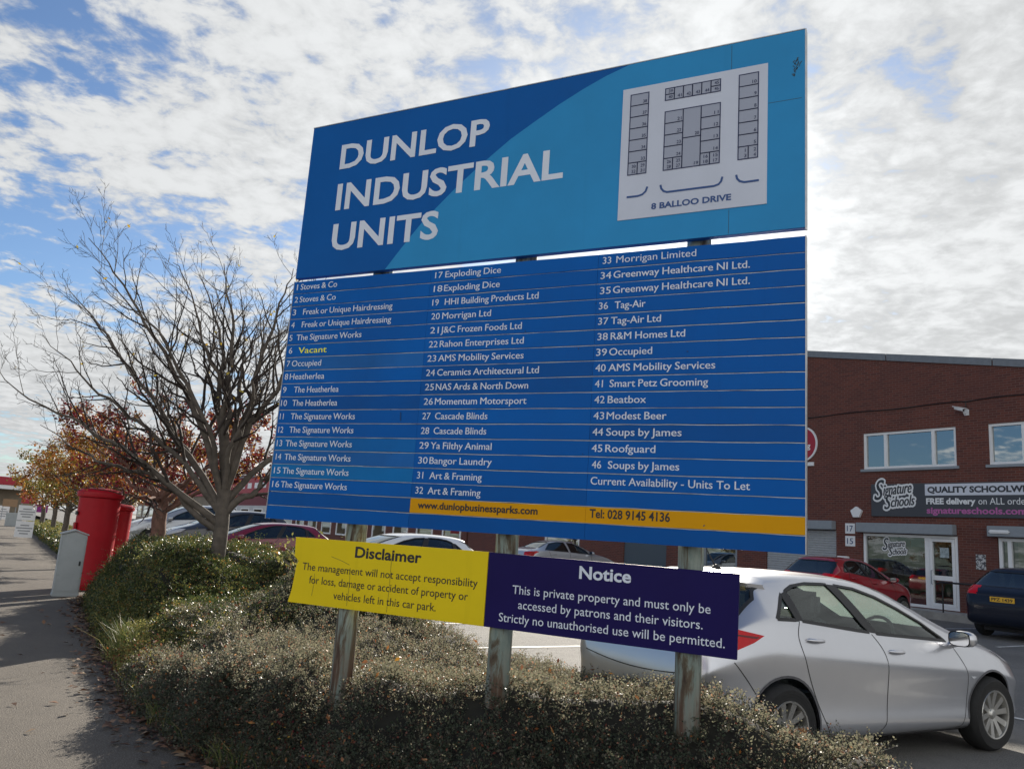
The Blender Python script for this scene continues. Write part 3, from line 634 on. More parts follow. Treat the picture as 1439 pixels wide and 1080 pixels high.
HATCH = dict(wb=2.65, r=.318, track=.885, ax=.03, spokes=5, mirror=(2.12, .93),
 st=[(-.775, .50, .62, .50, .60, .30), (-.77, .42, .70, .68, .68, .5), (-.735, .34, .84, .76, .82, .6), (-.70, .30, .92, .805, .885, .66), (-.60, .27, .99, .840, .95, .70), (-.48, .245, 1.07, .853, 1.0, .71), (-.36, .235, 1.16, .861, 1.04, .70), (-.24, .23, 1.26, .867, 1.065, .67), (-.14, .226, 1.35, .871, 1.08, .625), (-.10, .224, 1.388, .873, 1.085, .60), (-.05, .222, 1.41, .876, 1.088, .58), (.1, .19, 1.432, .887, 1.08, .565), (.3, .18, 1.445, .890, 1.065, .575), (.75, .17, 1.455, .892, 1.03, .585), (1.15, .17, 1.445, .892, .99, .585), (1.5, .17, 1.395, .892, .96, .575), (1.85, .17, 1.285, .890, .93, .575), (2.2, .17, 1.135, .886, .90, .60), (2.5, .17, 1.01, .882, .875, .65), (2.68, .18, .955, .877, .855, .68), (2.9, .19, .90, .865, .81, .67), (3.1, .21, .835, .835, .745, .62), (3.28, .23, .755, .765, .665, .54), (3.40, .27, .665, .63, .60, .42), (3.44, .36, .58, .45, .55, .30)],
 side=[[(-.02, 1.105), (.18, 1.285), (.195, 1.10)], [(.245, 1.095), (.245, 1.305), (.36, 1.345), (.55, 1.370), (.80, 1.372), (1.02, 1.015)], [(.90, 1.367), (1.14, 1.345), (1.40, 1.283), (1.66, 1.19), (1.90, 1.085), (2.10, .945), (1.12, 1.005)]],
 ends=[(1, [(-.60, 1.005), (-.54, 1.20), (-.50, 1.37), (.50, 1.37), (.54, 1.20), (.60, 1.005)], (1.2, 2.75)), (-1, [(-.75, 1.03), (-.68, 1.24), (-.60, 1.335), (.60, 1.335), (.68, 1.24), (.75, 1.03)], (-.66, .0))],
 tail=[('s', [(-.19, .985), (-.55, 1.045), (-.80, 1.03), (-.80, .86), (-.52, .865), (-.30, .935)])],
 head=[('s', [(3.40, .70), (3.30, .755), (2.95, .85), (2.80, .855), (2.95, .77), (3.38, .64)])],
 seams=[[(.215, 1.10), (.16, .97), (.24, .74), (.40, .44), (.50, .28), (.56, .235), (1.14, .225)], [(1.05, 1.0), (1.17, .84), (1.20, .56), (1.18, .33), (1.14, .225), (1.7, .222), (2.15, .222), (2.25, .30), (2.30, .47), (2.29, .68), (2.15, .90)], [(-.50, .80), (-.36, .67), (-.27, .575)], [(3.0, .845), (2.75, .885), (2.45, .91), (2.2, .925)]],
 pillars=[[(.80, 1.372), (.90, 1.367), (1.12, 1.005), (1.02, 1.015)], [(.195, 1.10), (.18, 1.285), (.245, 1.305), (.245, 1.095)]], handles=[(.34, .955), (1.32, .865)], plate=(-.7, .90))
def stx(st_, fx=1.0, fz=1.0, fw=1.0): return [(x * fx, zb, zt * fz, wd * fw, zl * fz, wr * fw) for x, zb, zt, wd, zl, wr in st_]
def variant(base, fx=1.0, fz=1.0, fw=1.0, **kw):
    d = dict(base); d['st'] = stx(base['st'], fx, fz, fw); sp = lambda ps: [[(x * fx, z * fz) for x, z in p] for p in ps]
    d['side'] = sp(base['side']); d['pillars'] = sp(base.get('pillars', ())); d['ends'] = [(e, [(y * fw, z * fz) for y, z in p], (xr[0] * fx, xr[1] * fx)) for e, p, xr in base['ends']]
    d['tail'] = [(k, [((x * fx if k == 's' else x * fw), z * fz) for x, z in p]) for k, p in base['tail']]; d['head'] = [(k, [(x * fx, z * fz) for x, z in p]) for k, p in base['head']]
    d['seams'] = sp(base['seams']); d['handles'] = [(x * fx, z * fz) for x, z in base['handles']]; d['wb'] = base['wb'] * fx; d['ax'] = base.get('ax', 0) * fx; d['mirror'] = (base['mirror'][0] * fx, base['mirror'][1] * fz); d['track'] = base['track'] * fw; d['plate'] = (base['plate'][0], base['plate'][1] * fz)
    d.update(kw); return d
SEDAN = dict(wb=2.76, r=.32, track=.88, spokes=5, mirror=(2.0, .95),
 st=[(-1.02, .50, .68, .55, .66, .3), (-1.0, .36, .86, .74, .83, .5), (-.9, .28, .97, .80, .93, .6), (-.7, .25, 1.03, .845, .96, .64), (-.5, .23, 1.06, .865, .97, .63), (-.3, .21, 1.15, .875, .98, .57), (0, .19, 1.31, .88, .98, .53), (.35, .18, 1.395, .885, .97, .54), (.75, .17, 1.42, .89, .96, .56), (1.15, .17, 1.41, .89, .94, .56), (1.5, .17, 1.35, .89, .92, .56), (1.85, .17, 1.22, .888, .90, .57), (2.2, .17, 1.06, .884, .88, .61), (2.4, .17, .975, .88, .86, .66), (2.7, .18, .93, .872, .83, .68), (3.0, .20, .87, .85, .78, .66), (3.3, .23, .78, .79, .70, .58), (3.5, .28, .68, .66, .62, .44), (3.56, .38, .58, .46, .56, .3)],
 side=[[(-.22, 1.02), (.10, 1.27), (.45, 1.345), (.80, 1.35), (.90, .995)], [(.95, 1.345), (1.25, 1.325), (1.55, 1.24), (1.85, 1.09), (1.98, .95), (1.0, .99)]],
 ends=[(1, [(-.60, .98), (-.5, 1.33), (.5, 1.33), (.60, .98)], (1.2, 2.5)), (-1, [(-.58, 1.08), (-.46, 1.32), (.46, 1.32), (.58, 1.08)], (-.6, .3))],
 tail=[('s', [(-.62, .96), (-.98, .90), (-.99, .74), (-.8, .76)]), ('e', [(.82, .94), (.82, .76), (.45, .78), (.45, .90)])], head=[('s', [(3.45, .68), (3.1, .82), (2.95, .80), (3.4, .62)])],
 seams=[[(-.05, .97), (.05, .7), (.25, .42), (.4, .25), (.95, .23)], [(.95, .98), (.98, .6), (.95, .23), (1.9, .22), (2.05, .5), (2.02, .9)]], handles=[(.2, .88), (1.15, .85)], plate=(-.9, .72))
SUV = variant(HATCH, 1.04, 1.17, 1.04, r=.36, ax=.03)
MPV = variant(HATCH, 1.08, 1.10, 1.05, r=.335)
HATCH_S = variant(HATCH, .96, 1.0, .98, r=.31)
# the silver hatchback beside the sign
hx, hy, hh = 1.765, 7.06, R_(29.3)
HERO, skin, hsrc = build_car(HATCH, (hx, hy, .003), hh, 'silver hatchback reversed up to the hedge behind the navy Notice board', 'car', 'cars parked along the hedge', P_SILVER, hero=True)
m = MB()      # spoiler lip, aerial, reflector, repeater
pl = [(.0, .635, 1.345), (-.14, .60, 1.352), (-.21, .38, 1.37), (-.23, 0, 1.376), (-.21, -.38, 1.37), (-.14, -.60, 1.352), (.0, -.635, 1.345)]
inr = [(.07, .585, 1.385), (.02, .48, 1.418), (.0, .3, 1.425), (.0, 0, 1.43), (.0, -.3, 1.425), (.02, -.48, 1.418), (.07, -.585, 1.385)]
lo = [(x + .03, y, z - .035) for x, y, z in pl]; n = len(pl)
m.add(pl + inr + lo, [(i, i + 1, n + i + 1, n + i) for i in range(n - 1)] + [(i, 2 * n + i, 2 * n + i + 1, i + 1) for i in range(n - 1)]); o = m.build('spoiler', P_SILVER, HERO); auto_smooth(o, 35)
for sd in (-1, 1):
    obj('reversing_lamp', patch(hsrc, .0065, [(-.50, .985), (-.66, .985), (-.66, .93), (-.52, .925)], side=sd, nmin=.01), CLEARL, HERO); obj('lamp_dark_line', patch(hsrc, .0060, [(-.24, .975), (-.55, 1.0), (-.55, .99), (-.27, .962)], side=sd, nmin=.01), mat('dark_red_lens', (.12, .002, .004), .2), HERO)  # clear panel and a thin line of darker red lens on each tail lamp
    m = MB(); ribbon(m, [h for h in (skin.side(.03 + .364 * math.cos(q), .33 + .364 * math.sin(q), sd) for q in [math.pi * (-.12 + 1.24 * i / 24) for i in range(25)])], .018, .003); ribbon(m, [h for h in (skin.side(2.68 + .364 * math.cos(q), .33 + .364 * math.sin(q), sd) for q in [math.pi * (-.12 + 1.24 * i / 24) for i in range(25)])], .018, .003); m.build('arch_lip', mat('arch_lip_grey', (.10, .10, .11), .5), HERO, fix=False)  # dark grey lip ribbon along the edge of each wheel arch
p, nn = skin.top(.12, 0); m = MB(); m.tube([p + Vector((.05, 0, -.005)), p + Vector((0, 0, .022)), p + Vector((-.04, 0, .012))], [.02, .022, .012], 10); m.tube([p + Vector((0, 0, .015)), p + Vector((-.17, 0, .24))], [.007, .004], 6); o = m.build('roof_aerial', BLACKP, HERO); auto_smooth(o)
for sd in (-1, 1):
    o = obj('rear_reflector', patch(hsrc, .004, [(.42 * sd, .335), (.62 * sd, .335), (.64 * sd, .39), (.44 * sd, .38)], end=-1), REDL, HERO)
    o = obj('side_repeater', patch(hsrc, .006, [(2.33, .655), (2.42, .648), (2.38, .630)], side=sd), CLEARL, HERO)
m = MB(); ribbon(m, [skin.end(-.62 + 1.24 * i / 20, .70 - .05 * math.cos((i - 10) / 10 * 1.4), -1) for i in range(21)], .008, .0015); m.build('tailgate_seam', BLACKP, HERO, fix=False)
m = MB(); ribbon(m, [skin.end(-.70 + 1.40 * i / 20, .335, -1) for i in range(21)], .07, .002); m.build('bumper_lower_trim', BLACKP, HERO, fix=False)
def headseat(x, y, back=True):
    m = MB(); vs = []
    prof = [(.50, .25, .20), (.75, .26, .13), (1.0, .24, .11), (1.07, .16, .08), (1.09, .12, .05)]
    for z, wdt, th in prof: vs += [(x - (z - .5) * .28 - th, y - wdt, z), (x - (z - .5) * .28 + th * .4, y - wdt * .9, z), (x - (z - .5) * .28 + th * .4, y + wdt * .9, z), (x - (z - .5) * .28 - th, y + wdt, z)]
    n = len(prof); fs = [(i * 4 + k, i * 4 + (k + 1) % 4, i * 4 + 4 + (k + 1) % 4, i * 4 + 4 + k) for i in range(n - 1) for k in range(4)] + [(0, 1, 2, 3), (n * 4 - 1, n * 4 - 2, n * 4 - 3, n * 4 - 4)]
    m.add(vs, fs); m.box(x - .1, x + .46, y - .26, y + .26, .36, .52); s_ = m.build('seat', SEAT, HERO, bevel=.03); auto_smooth(s_, 50)
    m = MB(); m.box(x - .27, x - .16, y - .145, y + .145, 1.09, 1.30); h_ = m.build('headrest', SEAT, s_, bevel=.04); auto_smooth(h_, 60)
    m = MB()
    for q in (-.06, .06): m.tube([(x - .2, y + q, 1.02), (x - .21, y + q, 1.13)], .008, 6)
    m.build('headrest_rod', CHROME, s_)
for x, y in ((1.02, -.37), (1.02, .37), (.22, -.40), (.22, .40)): headseat(x, y)
m = MB(); m.box(1.9, 2.55, -.74, .74, .70, .90); o = m.build('dashboard', TRIM, HERO, bevel=.05); auto_smooth(o)
m = MB(); c = Vector((1.72, -.37, .93)); m.tube([c + Vector((math.sin(q) * .185 * .42, math.cos(q) * .185, math.sin(q) * .185 * .9)) for q in [2 * math.pi * i / 24 for i in range(25)]], .016, 8, cap=False); m.tube([c + Vector((0, -.17, 0)), c + Vector((.03, 0, -.02)), c + Vector((0, .17, 0))], [.014, .05, .014], 8); m.tube([c, c + Vector((.3, 0, -.12))], .03, 8); o = m.build('steering_wheel', BLACKP, HERO); auto_smooth(o)
# the other cars
def park(spec, s, t, toward, label, P, group, cat='car', dz=0.0, jit=0.0):
    h = SA + (0 if toward > 0 else math.pi) + jit
    return build_car(spec, tuple(st(s, t, gz(t, s) + dz + .003)), h, label, cat, group, P)
GH, GF = 'cars parked along the hedge', 'cars parked along the shop fronts'
park(HATCH_S, 16.0, 8.6, -1, 'white hatchback nosed in towards the hedge, seen between the boards left of the middle post', P_WHITE, GH, jit=.02)
park(variant(HATCH, 1.0, .98, 1.0), 24.0, 8.1, -1, 'maroon car with sunlit roof behind the bush and the yellow board', P_MAROON, GH)
park(variant(SUV, .98, .98, 1.0), 27.2, 8.0, -1, 'dark car with pale roof line just left of the lowest corner of the big sign', P_DARK, GH)
park(SUV, 32.0, 7.7, -1, 'silver off-roader nosed in to the hedge behind the bare tree trunk', P_GREY, GH)
park(SEDAN, 27.2, 18.8, 1, 'pale silver saloon facing the brick wall, seen above the Notice board', P_GREY, GF)
park(variant(HATCH, .93, 1.07, .98, r=.30), 14.15, 18.9, 1, 'red hatchback facing the shop window of the school clothes shop', P_RED, GF)
park(variant(MPV, plate=(-.7, .86, 'PFZ 1439')), 9.6, 20.0, 1, 'midnight blue people carrier with amber number plate, tail towards the camera', P_BLUE, GF)

# ---------------------------------------------------------------- the units across the car park
FT = 24.5
def T_fac(a, d, z): return st(a, FT - d, z)        # a along the front, d out towards the car park
def uv_wall(me):
    uvl = me.uv_layers.new(name='UVMap')
    for p in me.polygons:
        n = p.normal
        for li_ in p.loop_indices:
            c = me.vertices[me.loops[li_].vertex_index].co; a = c.dot(LS); b = c.dot(RT)
            uvl.data[li_].uv = ((a if abs(n.dot(RT)) > .5 else b), c.z)
def wall_poly(name, outline, holes, depth, m_, parent):
    """front wall: outline and rectangular holes, cut into quads on a grid, with reveals"""
    xs = sorted(set([x for x, z in outline] + [h[i] for h in holes for i in (0, 1)])); mb = MB(T_fac)
    def topz(x):
        pts = outline
        for (x0, z0), (x1, z1) in zip(pts, pts[1:]):
            if x0 <= x <= x1: return z0 + (z1 - z0) * (x - x0) / (x1 - x0)
    for a, b in zip(xs, xs[1:]):
        zs = [0.34]
        for h in sorted([h for h in holes if h[0] <= a + 1e-6 and h[1] >= b - 1e-6], key=lambda h: h[2]): zs += [h[2], h[3]]
        for i in range(0, len(zs), 2):
            lo = zs[i]; hi = zs[i + 1] if i + 1 < len(zs) else None
            mb.quad((a, 0, lo), (b, 0, lo), (b, 0, hi if hi else topz(b)), (a, 0, hi if hi else topz(a)))
    for x0, x1, z0, z1 in holes:
        mb.quad((x0, 0, z0), (x0, -depth, z0), (x0, -depth, z1), (x0, 0, z1)); mb.quad((x1, 0, z0), (x1, 0, z1), (x1, -depth, z1), (x1, -depth, z0)); mb.quad((x0, 0, z1), (x0, -depth, z1), (x1, -depth, z1), (x1, 0, z1)); mb.quad((x0, 0, z0), (x1, 0, z0), (x1, -depth, z0), (x0, -depth, z0))
    e0, e1 = outline[0], outline[-1]
    mb.quad((e0[0], 0, .34), (e0[0], 0, e0[1]), (e0[0], -30, e0[1]), (e0[0], -30, .34)); mb.quad((e1[0], 0, .34), (e1[0], -30, .34), (e1[0], -30, e1[1]), (e1[0], 0, e1[1]))
    o = mb.build(name, m_, parent, fix=False); uv_wall(o.data); return o
UN = empty('brick_unit', tuple(st(15, 25, .34)), label='dark red brick unit with sloping parapet, upstairs windows and a school clothes shop', cat='building')
outl = [(2.0, 5.75), (22.5, 9.76), (43, 5.75)]
UPW = [(13.41, 16.55, 4.66, 5.87), (8.6, 12.45, 4.66, 5.87), (19.6, 22.6, 4.66, 5.87), (25.2, 28.3, 4.66, 5.87), (31, 34, 4.66, 5.87)]
DOORS = [(13.46, 16.62, .36, 2.56), (10.3, 12.32, .36, 2.56), (17.62, 20.6, .36, 2.62), (22.0, 23.8, .36, 2.3), (25.9, 28.7, .36, 2.4), (32, 35, .36, 2.5)]
wall_poly('wall', outl, UPW + DOORS, .16, BRICK, UN)
m = MB(T_fac)
for (x0, z0), (x1, z1) in zip(outl, outl[1:]): m.quad((x0, -.1, z0), (x1, -.1, z1), (x1, -30, z1), (x0, -30, z0))
m.quad((2, -29.9, .34), (43, -29.9, .34), (43, -29.9, 6.2), (2, -29.9, 6.2)); m.build('roof', FLASH, UN)
m = MB(T_fac)
for (x0, z0), (x1, z1) in zip(outl, outl[1:]):
    n = 6
    for i in range(n):
        a, b = i / n, (i + 1) / n - .002; xa, xb = x0 + (x1 - x0) * a, x0 + (x1 - x0) * b; za, zb_ = z0 + (z1 - z0) * a, z0 + (z1 - z0) * b
        m.prism([(xa, za - .14), (xb, zb_ - .14), (xb, zb_ + .09), (xa, za + .09)], -.3, .045, 1)
m.build('parapet_flashing', FLASH, UN)
def frame(mb, x0, x1, z0, z1, w_, d0, d1): mb.box(x0, x1, d0, d1, z0, z0 + w_); mb.box(x0, x1, d0, d1, z1 - w_, z1); mb.box(x0, x0 + w_, d0, d1, z0 + w_, z1 - w_); mb.box(x1 - w_, x1, d0, d1, z0 + w_, z1 - w_)
def window_up(x0, x1, z0, z1, divs):
    m = MB(T_fac); frame(m, x0 + .003, x1 - .003, z0 + .003, z1 - .003, .075, -.13, -.03)
    for d in divs: m.box(x0 + d - .05, x0 + d + .05, -.13, -.028, z0 + .08, z1 - .08)
    w_ = m.build('window', WHITEPL, UN)
    p = MB(T_fac); p.quad((x0 + .05, -.10, z0 + .05), (x1 - .05, -.10, z0 + .05), (x1 - .05, -.10, z1 - .05), (x0 + .05, -.10, z1 - .05)); p.build('pane', GLASS_UP, w_)
    b = MB(T_fac); b.quad((x0 + .02, -.158, z0 + .02), (x1 - .02, -.158, z0 + .02), (x1 - .02, -.158, z1 - .02), (x0 + .02, -.158, z1 - .02)); b.build('blind', TRIM, w_)
    s_ = MB(T_fac); s_.box(x0 - .08, x1 + .08, -.03, .06, z0 - .085, z0 - .003); s_.build('sill', GREYMET, w_)
for k, h in enumerate(UPW): window_up(*h, [(h[1] - h[0]) * .235, (h[1] - h[0]) * .75])
def shutter_box(x0, x1, z0, z1):
    m = MB(T_fac); m.prism([(x0, z0), (x1, z0), (x1, z1), (x0, z1)], .002, .24, 1); return m.build('shutter_box', GREYMET, UN, bevel=.015)
shutter_box(13.48, 16.72, 2.575, 2.885); shutter_box(9.9, 12.49, 2.575, 2.875); shutter_box(17.62, 20.9, 2.625, 2.925)
def shutter(x0, x1, z0, z1):
    m = MB(T_fac); n = int((z1 - z0) / .08)
    for i in range(n): z = z0 + i * (z1 - z0) / n; m.quad((x0, -.06, z), (x1, -.06, z), (x1, -.03, z + .055), (x0, -.03, z + .055)); m.quad((x0, -.03, z + .055), (x1, -.03, z + .055), (x1, -.06, z + (z1 - z0) / n), (x0, -.06, z + (z1 - z0) / n))
    return m.build('roller_shutter', SHUT, UN)
shutter(17.64, 20.58, .36, 2.61)
def script_badge(T, x0, z0, k, par):
    """white outlined script lettering on two lines"""
    a, b = MB(T), MB(T)
    for body, dx, dz, w_, cap in (('S', 0, .20, .34, .62), ('ignature', .31, .32, .95, .34), ('S', .34, -.12, .24, .44), ('chools', .57, -.07, .78, .32)):
        v, f = glyphs(body, 0.0, .28); xa = min(p[0] for p in v); xb = max(p[0] for p in v); h, _ = glyphs('H', 0.0); ch = max(p[1] for p in h); sx = w_ / (xb - xa); sy = cap / ch
        def put(mb, ox, oz, d): mb.add([(x0 - (dx + ox + (p[0] - xa) * sx) * k, d, z0 + (dz + oz + p[1] * sy) * k + .09 * k * ((p[0] - xa) * sx + dx - .6)) for p in v], f)
        for q in range(14): put(a, .062 * math.cos(q * .4488), .062 * math.sin(q * .4488), .006 + q * .00015)
        for q, ox in enumerate((-.010, 0, .010)): put(b, ox, 0, .011 + q * .0002)
    o = a.build('badge_outline', WHITEPL, par, fix=False); b.build('badge_lettering', mat('badge_ink', (.03, .035, .045), .5), par, fix=False); return o
def letter_f(mb, body, x0, x1, zb, cap, d, off=.012): letter(mb, body, x0, x1, zb, cap, d, off)     # a runs right to left as seen
def T_facr(a, d, z): return T_fac(-a, d, z)
# shop front
m = MB(T_fac); frame(m, 13.48, 16.60, .37, 2.55, .08, -.13, -.02); m.box(14.36, 14.50, -.13, -.018, .45, 2.47); m.build('shop_front_frame', WHITEPL, UN)
p = MB(T_fac); p.quad((14.5, -.09, .45), (16.52, -.09, .45), (16.52, -.09, 2.47), (14.5, -.09, 2.47)); WP = p.build('shop_window', GLASS_SHOP, UN)
m = MB(T_fac); frame(m, 13.57, 14.35, .45, 2.46, .09, -.12, -.01); m.box(13.66, 14.26, -.12, -.011, 1.22, 1.36); DR = m.build('door', WHITEPL, UN)
p = MB(T_fac); p.quad((13.65, -.08, 1.36), (14.27, -.08, 1.36), (14.27, -.08, 2.38), (13.65, -.08, 2.38)); p.quad((13.65, -.08, .54), (14.27, -.08, .54), (14.27, -.08, 1.22), (13.65, -.08, 1.22)); p.build('door_glass', GLASS_SHOP, DR)
m = MB(T_fac); m.quad((13.78, -.070, 1.9), (14.06, -.070, 1.9), (14.06, -.070, 2.2), (13.78, -.070, 2.2)); m.build('door_poster', mat('poster_paper', (.30, .36, .38), .6, noise=.4, nscale=14), DR)
m = MB(T_fac); m.tube([(14.28, -.01, 1.1), (14.28, .05, 1.1), (14.28, .05, 1.5), (14.28, -.01, 1.5)], .014, 6); m.build('door_handle', GREYMET, DR)
script_badge(lambda a, d, z: T_fac(a, d - .084, z), 15.95, 1.95, .60, WP)
m = MB(T_fac); m.box(13.5, 16.58, -1.9, -1.85, .36, 2.6); m.box(13.46, 13.5, -1.9, -.14, .36, 2.6); m.box(16.6, 16.64, -1.9, -.14, .36, 2.6); m.box(13.5, 16.58, -1.9, -.14, .345, .37); m.box(13.46, 16.64, -1.92, -.14, 2.6, 2.65); m.build('shop_interior', mat('dim_interior', (.16, .16, .12), .9, noise=.6, nscale=2.5), UN)
rr2 = random.Random(4); mc = [mat('garment_%s' % c, q, .9) for c, q in (('red', (.30, .03, .03)), ('green', (.08, .16, .08)), ('navy', (.03, .04, .10)), ('cream', (.35, .33, .27)), ('teal', (.10, .20, .22)))]
m = MB(T_fac)
for k in range(26):
    m.cur = k % 5; x = rr2.uniform(14.5, 16.4); z = .4 + .45 * (k % 5); hgt = rr2.uniform(.22, .42); wd_ = rr2.uniform(.10, .26); d_ = -rr2.uniform(.6, 1.6)
    m.prism([(x - wd_, z), (x + wd_, z), (x + wd_ * .9, z + hgt * .7), (x + wd_ * 1.3, z + hgt), (x, z + hgt * 1.1), (x - wd_ * 1.3, z + hgt), (x - wd_ * .9, z + hgt * .7)], d_, d_ - .1, 1)
m.build('shop_display', mc, UN)
m = MB(T_fac); frame(m, 10.32, 12.30, .37, 2.55, .09, -.13, -.02); m.box(11.95, 12.06, -.13, -.018, .45, 2.47); m.build('shop_front_frame', WHITEPL, UN)
m = MB(T_fac); m.quad((10.4, -.09, .45), (12.22, -.09, .45), (12.22, -.09, 2.47), (10.4, -.09, 2.47)); m.build('shop_window', GLASS_SHOP, UN)
m = MB(T_fac); m.box(10.3, 12.32, -1.2, -1.15, .36, 2.6); m.build('shop_interior', mat('pale_interior', (.30, .30, .22), .9, noise=.5, nscale=3), UN)
m = MB(T_fac); frame(m, 22.02, 23.78, .37, 2.29, .08, -.13, -.02); m.build('side_door_frame', GREYMET, UN)
m = MB(T_fac); m.quad((22.05, -.09, .4), (23.75, -.09, .4), (23.75, -.09, 2.25), (22.05, -.09, 2.25)); m.build('side_window', GLASS_UP, UN)
m = MB(T_fac); m.box(25.92, 28.68, -.14, -.05, .37, 2.39); m.build('grey_door', mat('door_grey_blue', (.06, .08, .10), .5), UN, bevel=.01)
m = MB(T_fac); frame(m, 32.02, 34.98, .37, 2.49, .08, -.13, -.02); m.build('shop_front_frame', WHITEPL, UN)
m = MB(T_fac); m.quad((32.05, -.09, .4), (34.95, -.09, .4), (34.95, -.09, 2.45), (32.05, -.09, 2.45)); m.build('shop_window', GLASS_UP, UN)
# things fixed to the front
def fixed(name, label, cat, a, z, **kw): return empty(name, tuple(T_fac(a, .02, z)), label=label, cat=cat, **kw)
r = fixed('shop_sign', 'long dark grey fascia sign reading Quality Schoolwear over the shop front', 'shop sign', 13, 3.1)
m = MB(T_fac); m.box(7.4, 16.25, .004, .06, 3.11, 4.15); pnl = m.build('sign_panel', mat('sign_charcoal', (.050, .055, .066), .5, noise=.06, nscale=2), r, bevel=.006)
m = MB(T_fac); m.quad((7.6, .0625, 3.77), (14.40, .0625, 3.77), (14.40, .0625, 4.12), (7.6, .0625, 4.12)); m.build('white_band', mat('band_white', (.62, .65, .72), .5), pnl)
m = MB(T_facr); letter(m, 'QUALITY SCHOOLWEAR', -14.32, -11.0, 3.85, .19, .0645, .045); m.build('band_lettering', mat('badge_ink', (.03, .035, .045), .5), pnl, fix=False)
m = MB(T_facr); letter(m, 'FREE delivery', -14.37, -12.86, 3.50, .19, .0635, .04); letter(m, 'on ALL orders', -12.78, -11.30, 3.50, .19, .0635, .004); m.build('offer_lettering', WHITEPL, pnl, fix=False)
m = MB(T_facr); letter(m, 'signatureschools.com', -14.36, -11.45, 3.215, .20, .0635, .03); m.build('address_lettering', mat('pink_vinyl', (.46, .12, .34), .5), pnl, fix=False)
script_badge(lambda a, d, z: T_fac(a, d + .060, z), 16.12, 3.48, 1.02, pnl)
for num, z in (('17', 2.52), ('15', 2.10)):
    r = fixed('number_plaque', {'17': 'upper white plaque reading 17, above the 15 plaque on the brick', '15': 'lower white plaque reading 15, beneath the 17 plaque on the brick'}[num], 'number plaque', 17.06, z)
    m = MB(T_fac); m.box(16.89, 17.26, .003, .022, z, z + .34); pq = m.build('plaque', WHITEPL, r, bevel=.004); m = MB(T_facr); letter(m, num, -17.19, -16.96, z + .075, .19, .0245, .012); m.build('digits', mat('blue_ink', (.03, .06, .16), .5), pq, fix=False)
m = MB(T_fac); m.prism([(16.58, 3.28), (16.68, 3.06), (16.9, 3.06), (17.0, 3.28), (16.79, 3.42)], .003, .12, 1); tag(m.build('alarm_box', WHITEPL, bevel=.012), 'white five sided alarm box on the brick above the plaques', 'alarm box')
r = fixed('security_camera', 'white security camera on a bracket high on the brick between the windows', 'security camera', 13.1, 6.3)
m = MB(T_fac); m.box(12.98, 13.12, .003, .03, 6.18, 6.36); m.tube([(13.05, .02, 6.25), (13.05, .16, 6.22), (13.05, .2, 6.3)], .022, 8); m.build('bracket', WHITEPL, r)
m = MB(T_fac); m.tube([(13.28, .22, 6.40), (13.0, .28, 6.30)], [.05, .045], 12); m.prism([(13.32, 6.455), (12.94, 6.36), (12.94, 6.34), (13.32, 6.435)], .15, .32, 1); o = m.build('camera_housing', WHITEPL, r); m = MB(T_fac); m.tube([(13.0, .28, 6.30), (12.985, .283, 6.295)], .034, 12); m.build('lens', BLACKP, o)
m = MB(T_fac); pts = [(24 - .4 * i, .022, 6.62 + .02 * math.sin(i * .8)) for i in range(28)] + [(13.06, .022, 6.60)] + [(12.6 - .4 * i, .022, 6.64 + .015 * math.sin(i)) for i in range(22)]; m.tube(pts, .016, 5); m.tube([(13.06, .022, 6.6), (13.06, .022, 6.36)], .012, 5); tag(m.build('wall_cable', BLACKP), 'thin dark cable clipped along the brick above the upstairs windows', 'cable')
m = MB(T_fac); m.box(11.85, 12.42, .243, .29, 2.66, 2.76); tag(m.build('wall_lamp', WHITEPL, bevel=.03), 'slim white bulkhead lamp on the right hand shutter box', 'lamp')
m = MB(T_fac); m.box(12.66, 12.94, .003, .02, 1.62, 2.05); o = m.build('notice_plate', mat('notice_white', (.50, .50, .50), .5, dirt=((.06, .06, .07), 16, .50, .54)), bevel=.003); tag(o, 'small black and white notice on the brick right of the shop door', 'notice')
m = MB(T_fac); m.box(17.1, 17.5, .003, .16, 1.6, 1.76); tag(m.build('letter_box', WHITEPL, bevel=.02), 'small white box on the brick under the two plaques', 'letter box')
r = fixed('round_sign', 'round red sign with a white rim, half hidden by the directory sign', 'sign', 18.95, 5.0)
m = MB(T_fac); cc = (18.98, 5.66); disc = lambda q: [(cc[0] + q * math.cos(2 * math.pi * i / 40), cc[1] + q * math.sin(2 * math.pi * i / 40)) for i in range(40)]
m.prism(disc(.64), .01, .05, 1); pn = m.build('rim', WHITEPL, r); m = MB(T_fac); m.prism(disc(.575), .0505, .054, 1); dd = m.build('disc', mat('sign_red', (.34, .015, .035), .5), pn)
m = MB(T_facr); letter(m, 'ng', -18.93, -18.62, 5.48, .21, .056, .03); m.build('lettering', WHITEPL, dd, fix=False)
m = MB(T_fac); m.box(18.5, 19.5, .003, .05, 4.86, 4.99); m.build('strap_line', WHITEPL, r)
r = fixed('door_sign', 'cream sign board above the grey door in the brick wall', 'sign', 27.3, 2.42)
m = MB(T_fac); m.box(25.9, 28.7, .003, .05, 2.43, 3.35); m.build('sign_panel', mat('cream_sign', (.46, .44, .36), .6, noise=.15, nscale=3), r, bevel=.004)
r = fixed('hand_rail', 'dark handrail beside the shop door', 'handrail', 12.9, .34)
m = MB(T_fac); m.tube([(12.4, .05, 1.2), (12.4, .9, 1.2), (12.55, 1.0, 1.19), (13.45, 1.0, 1.18), (13.6, .95, 1.12)], .028, 8); m.tube([(12.45, .95, 1.19), (12.45, .95, .34)], .022, 8); m.tube([(13.4, 1.0, 1.18), (13.4, 1.0, .34)], .022, 8); o = m.build('rail', BLACKP, r); auto_smooth(o)
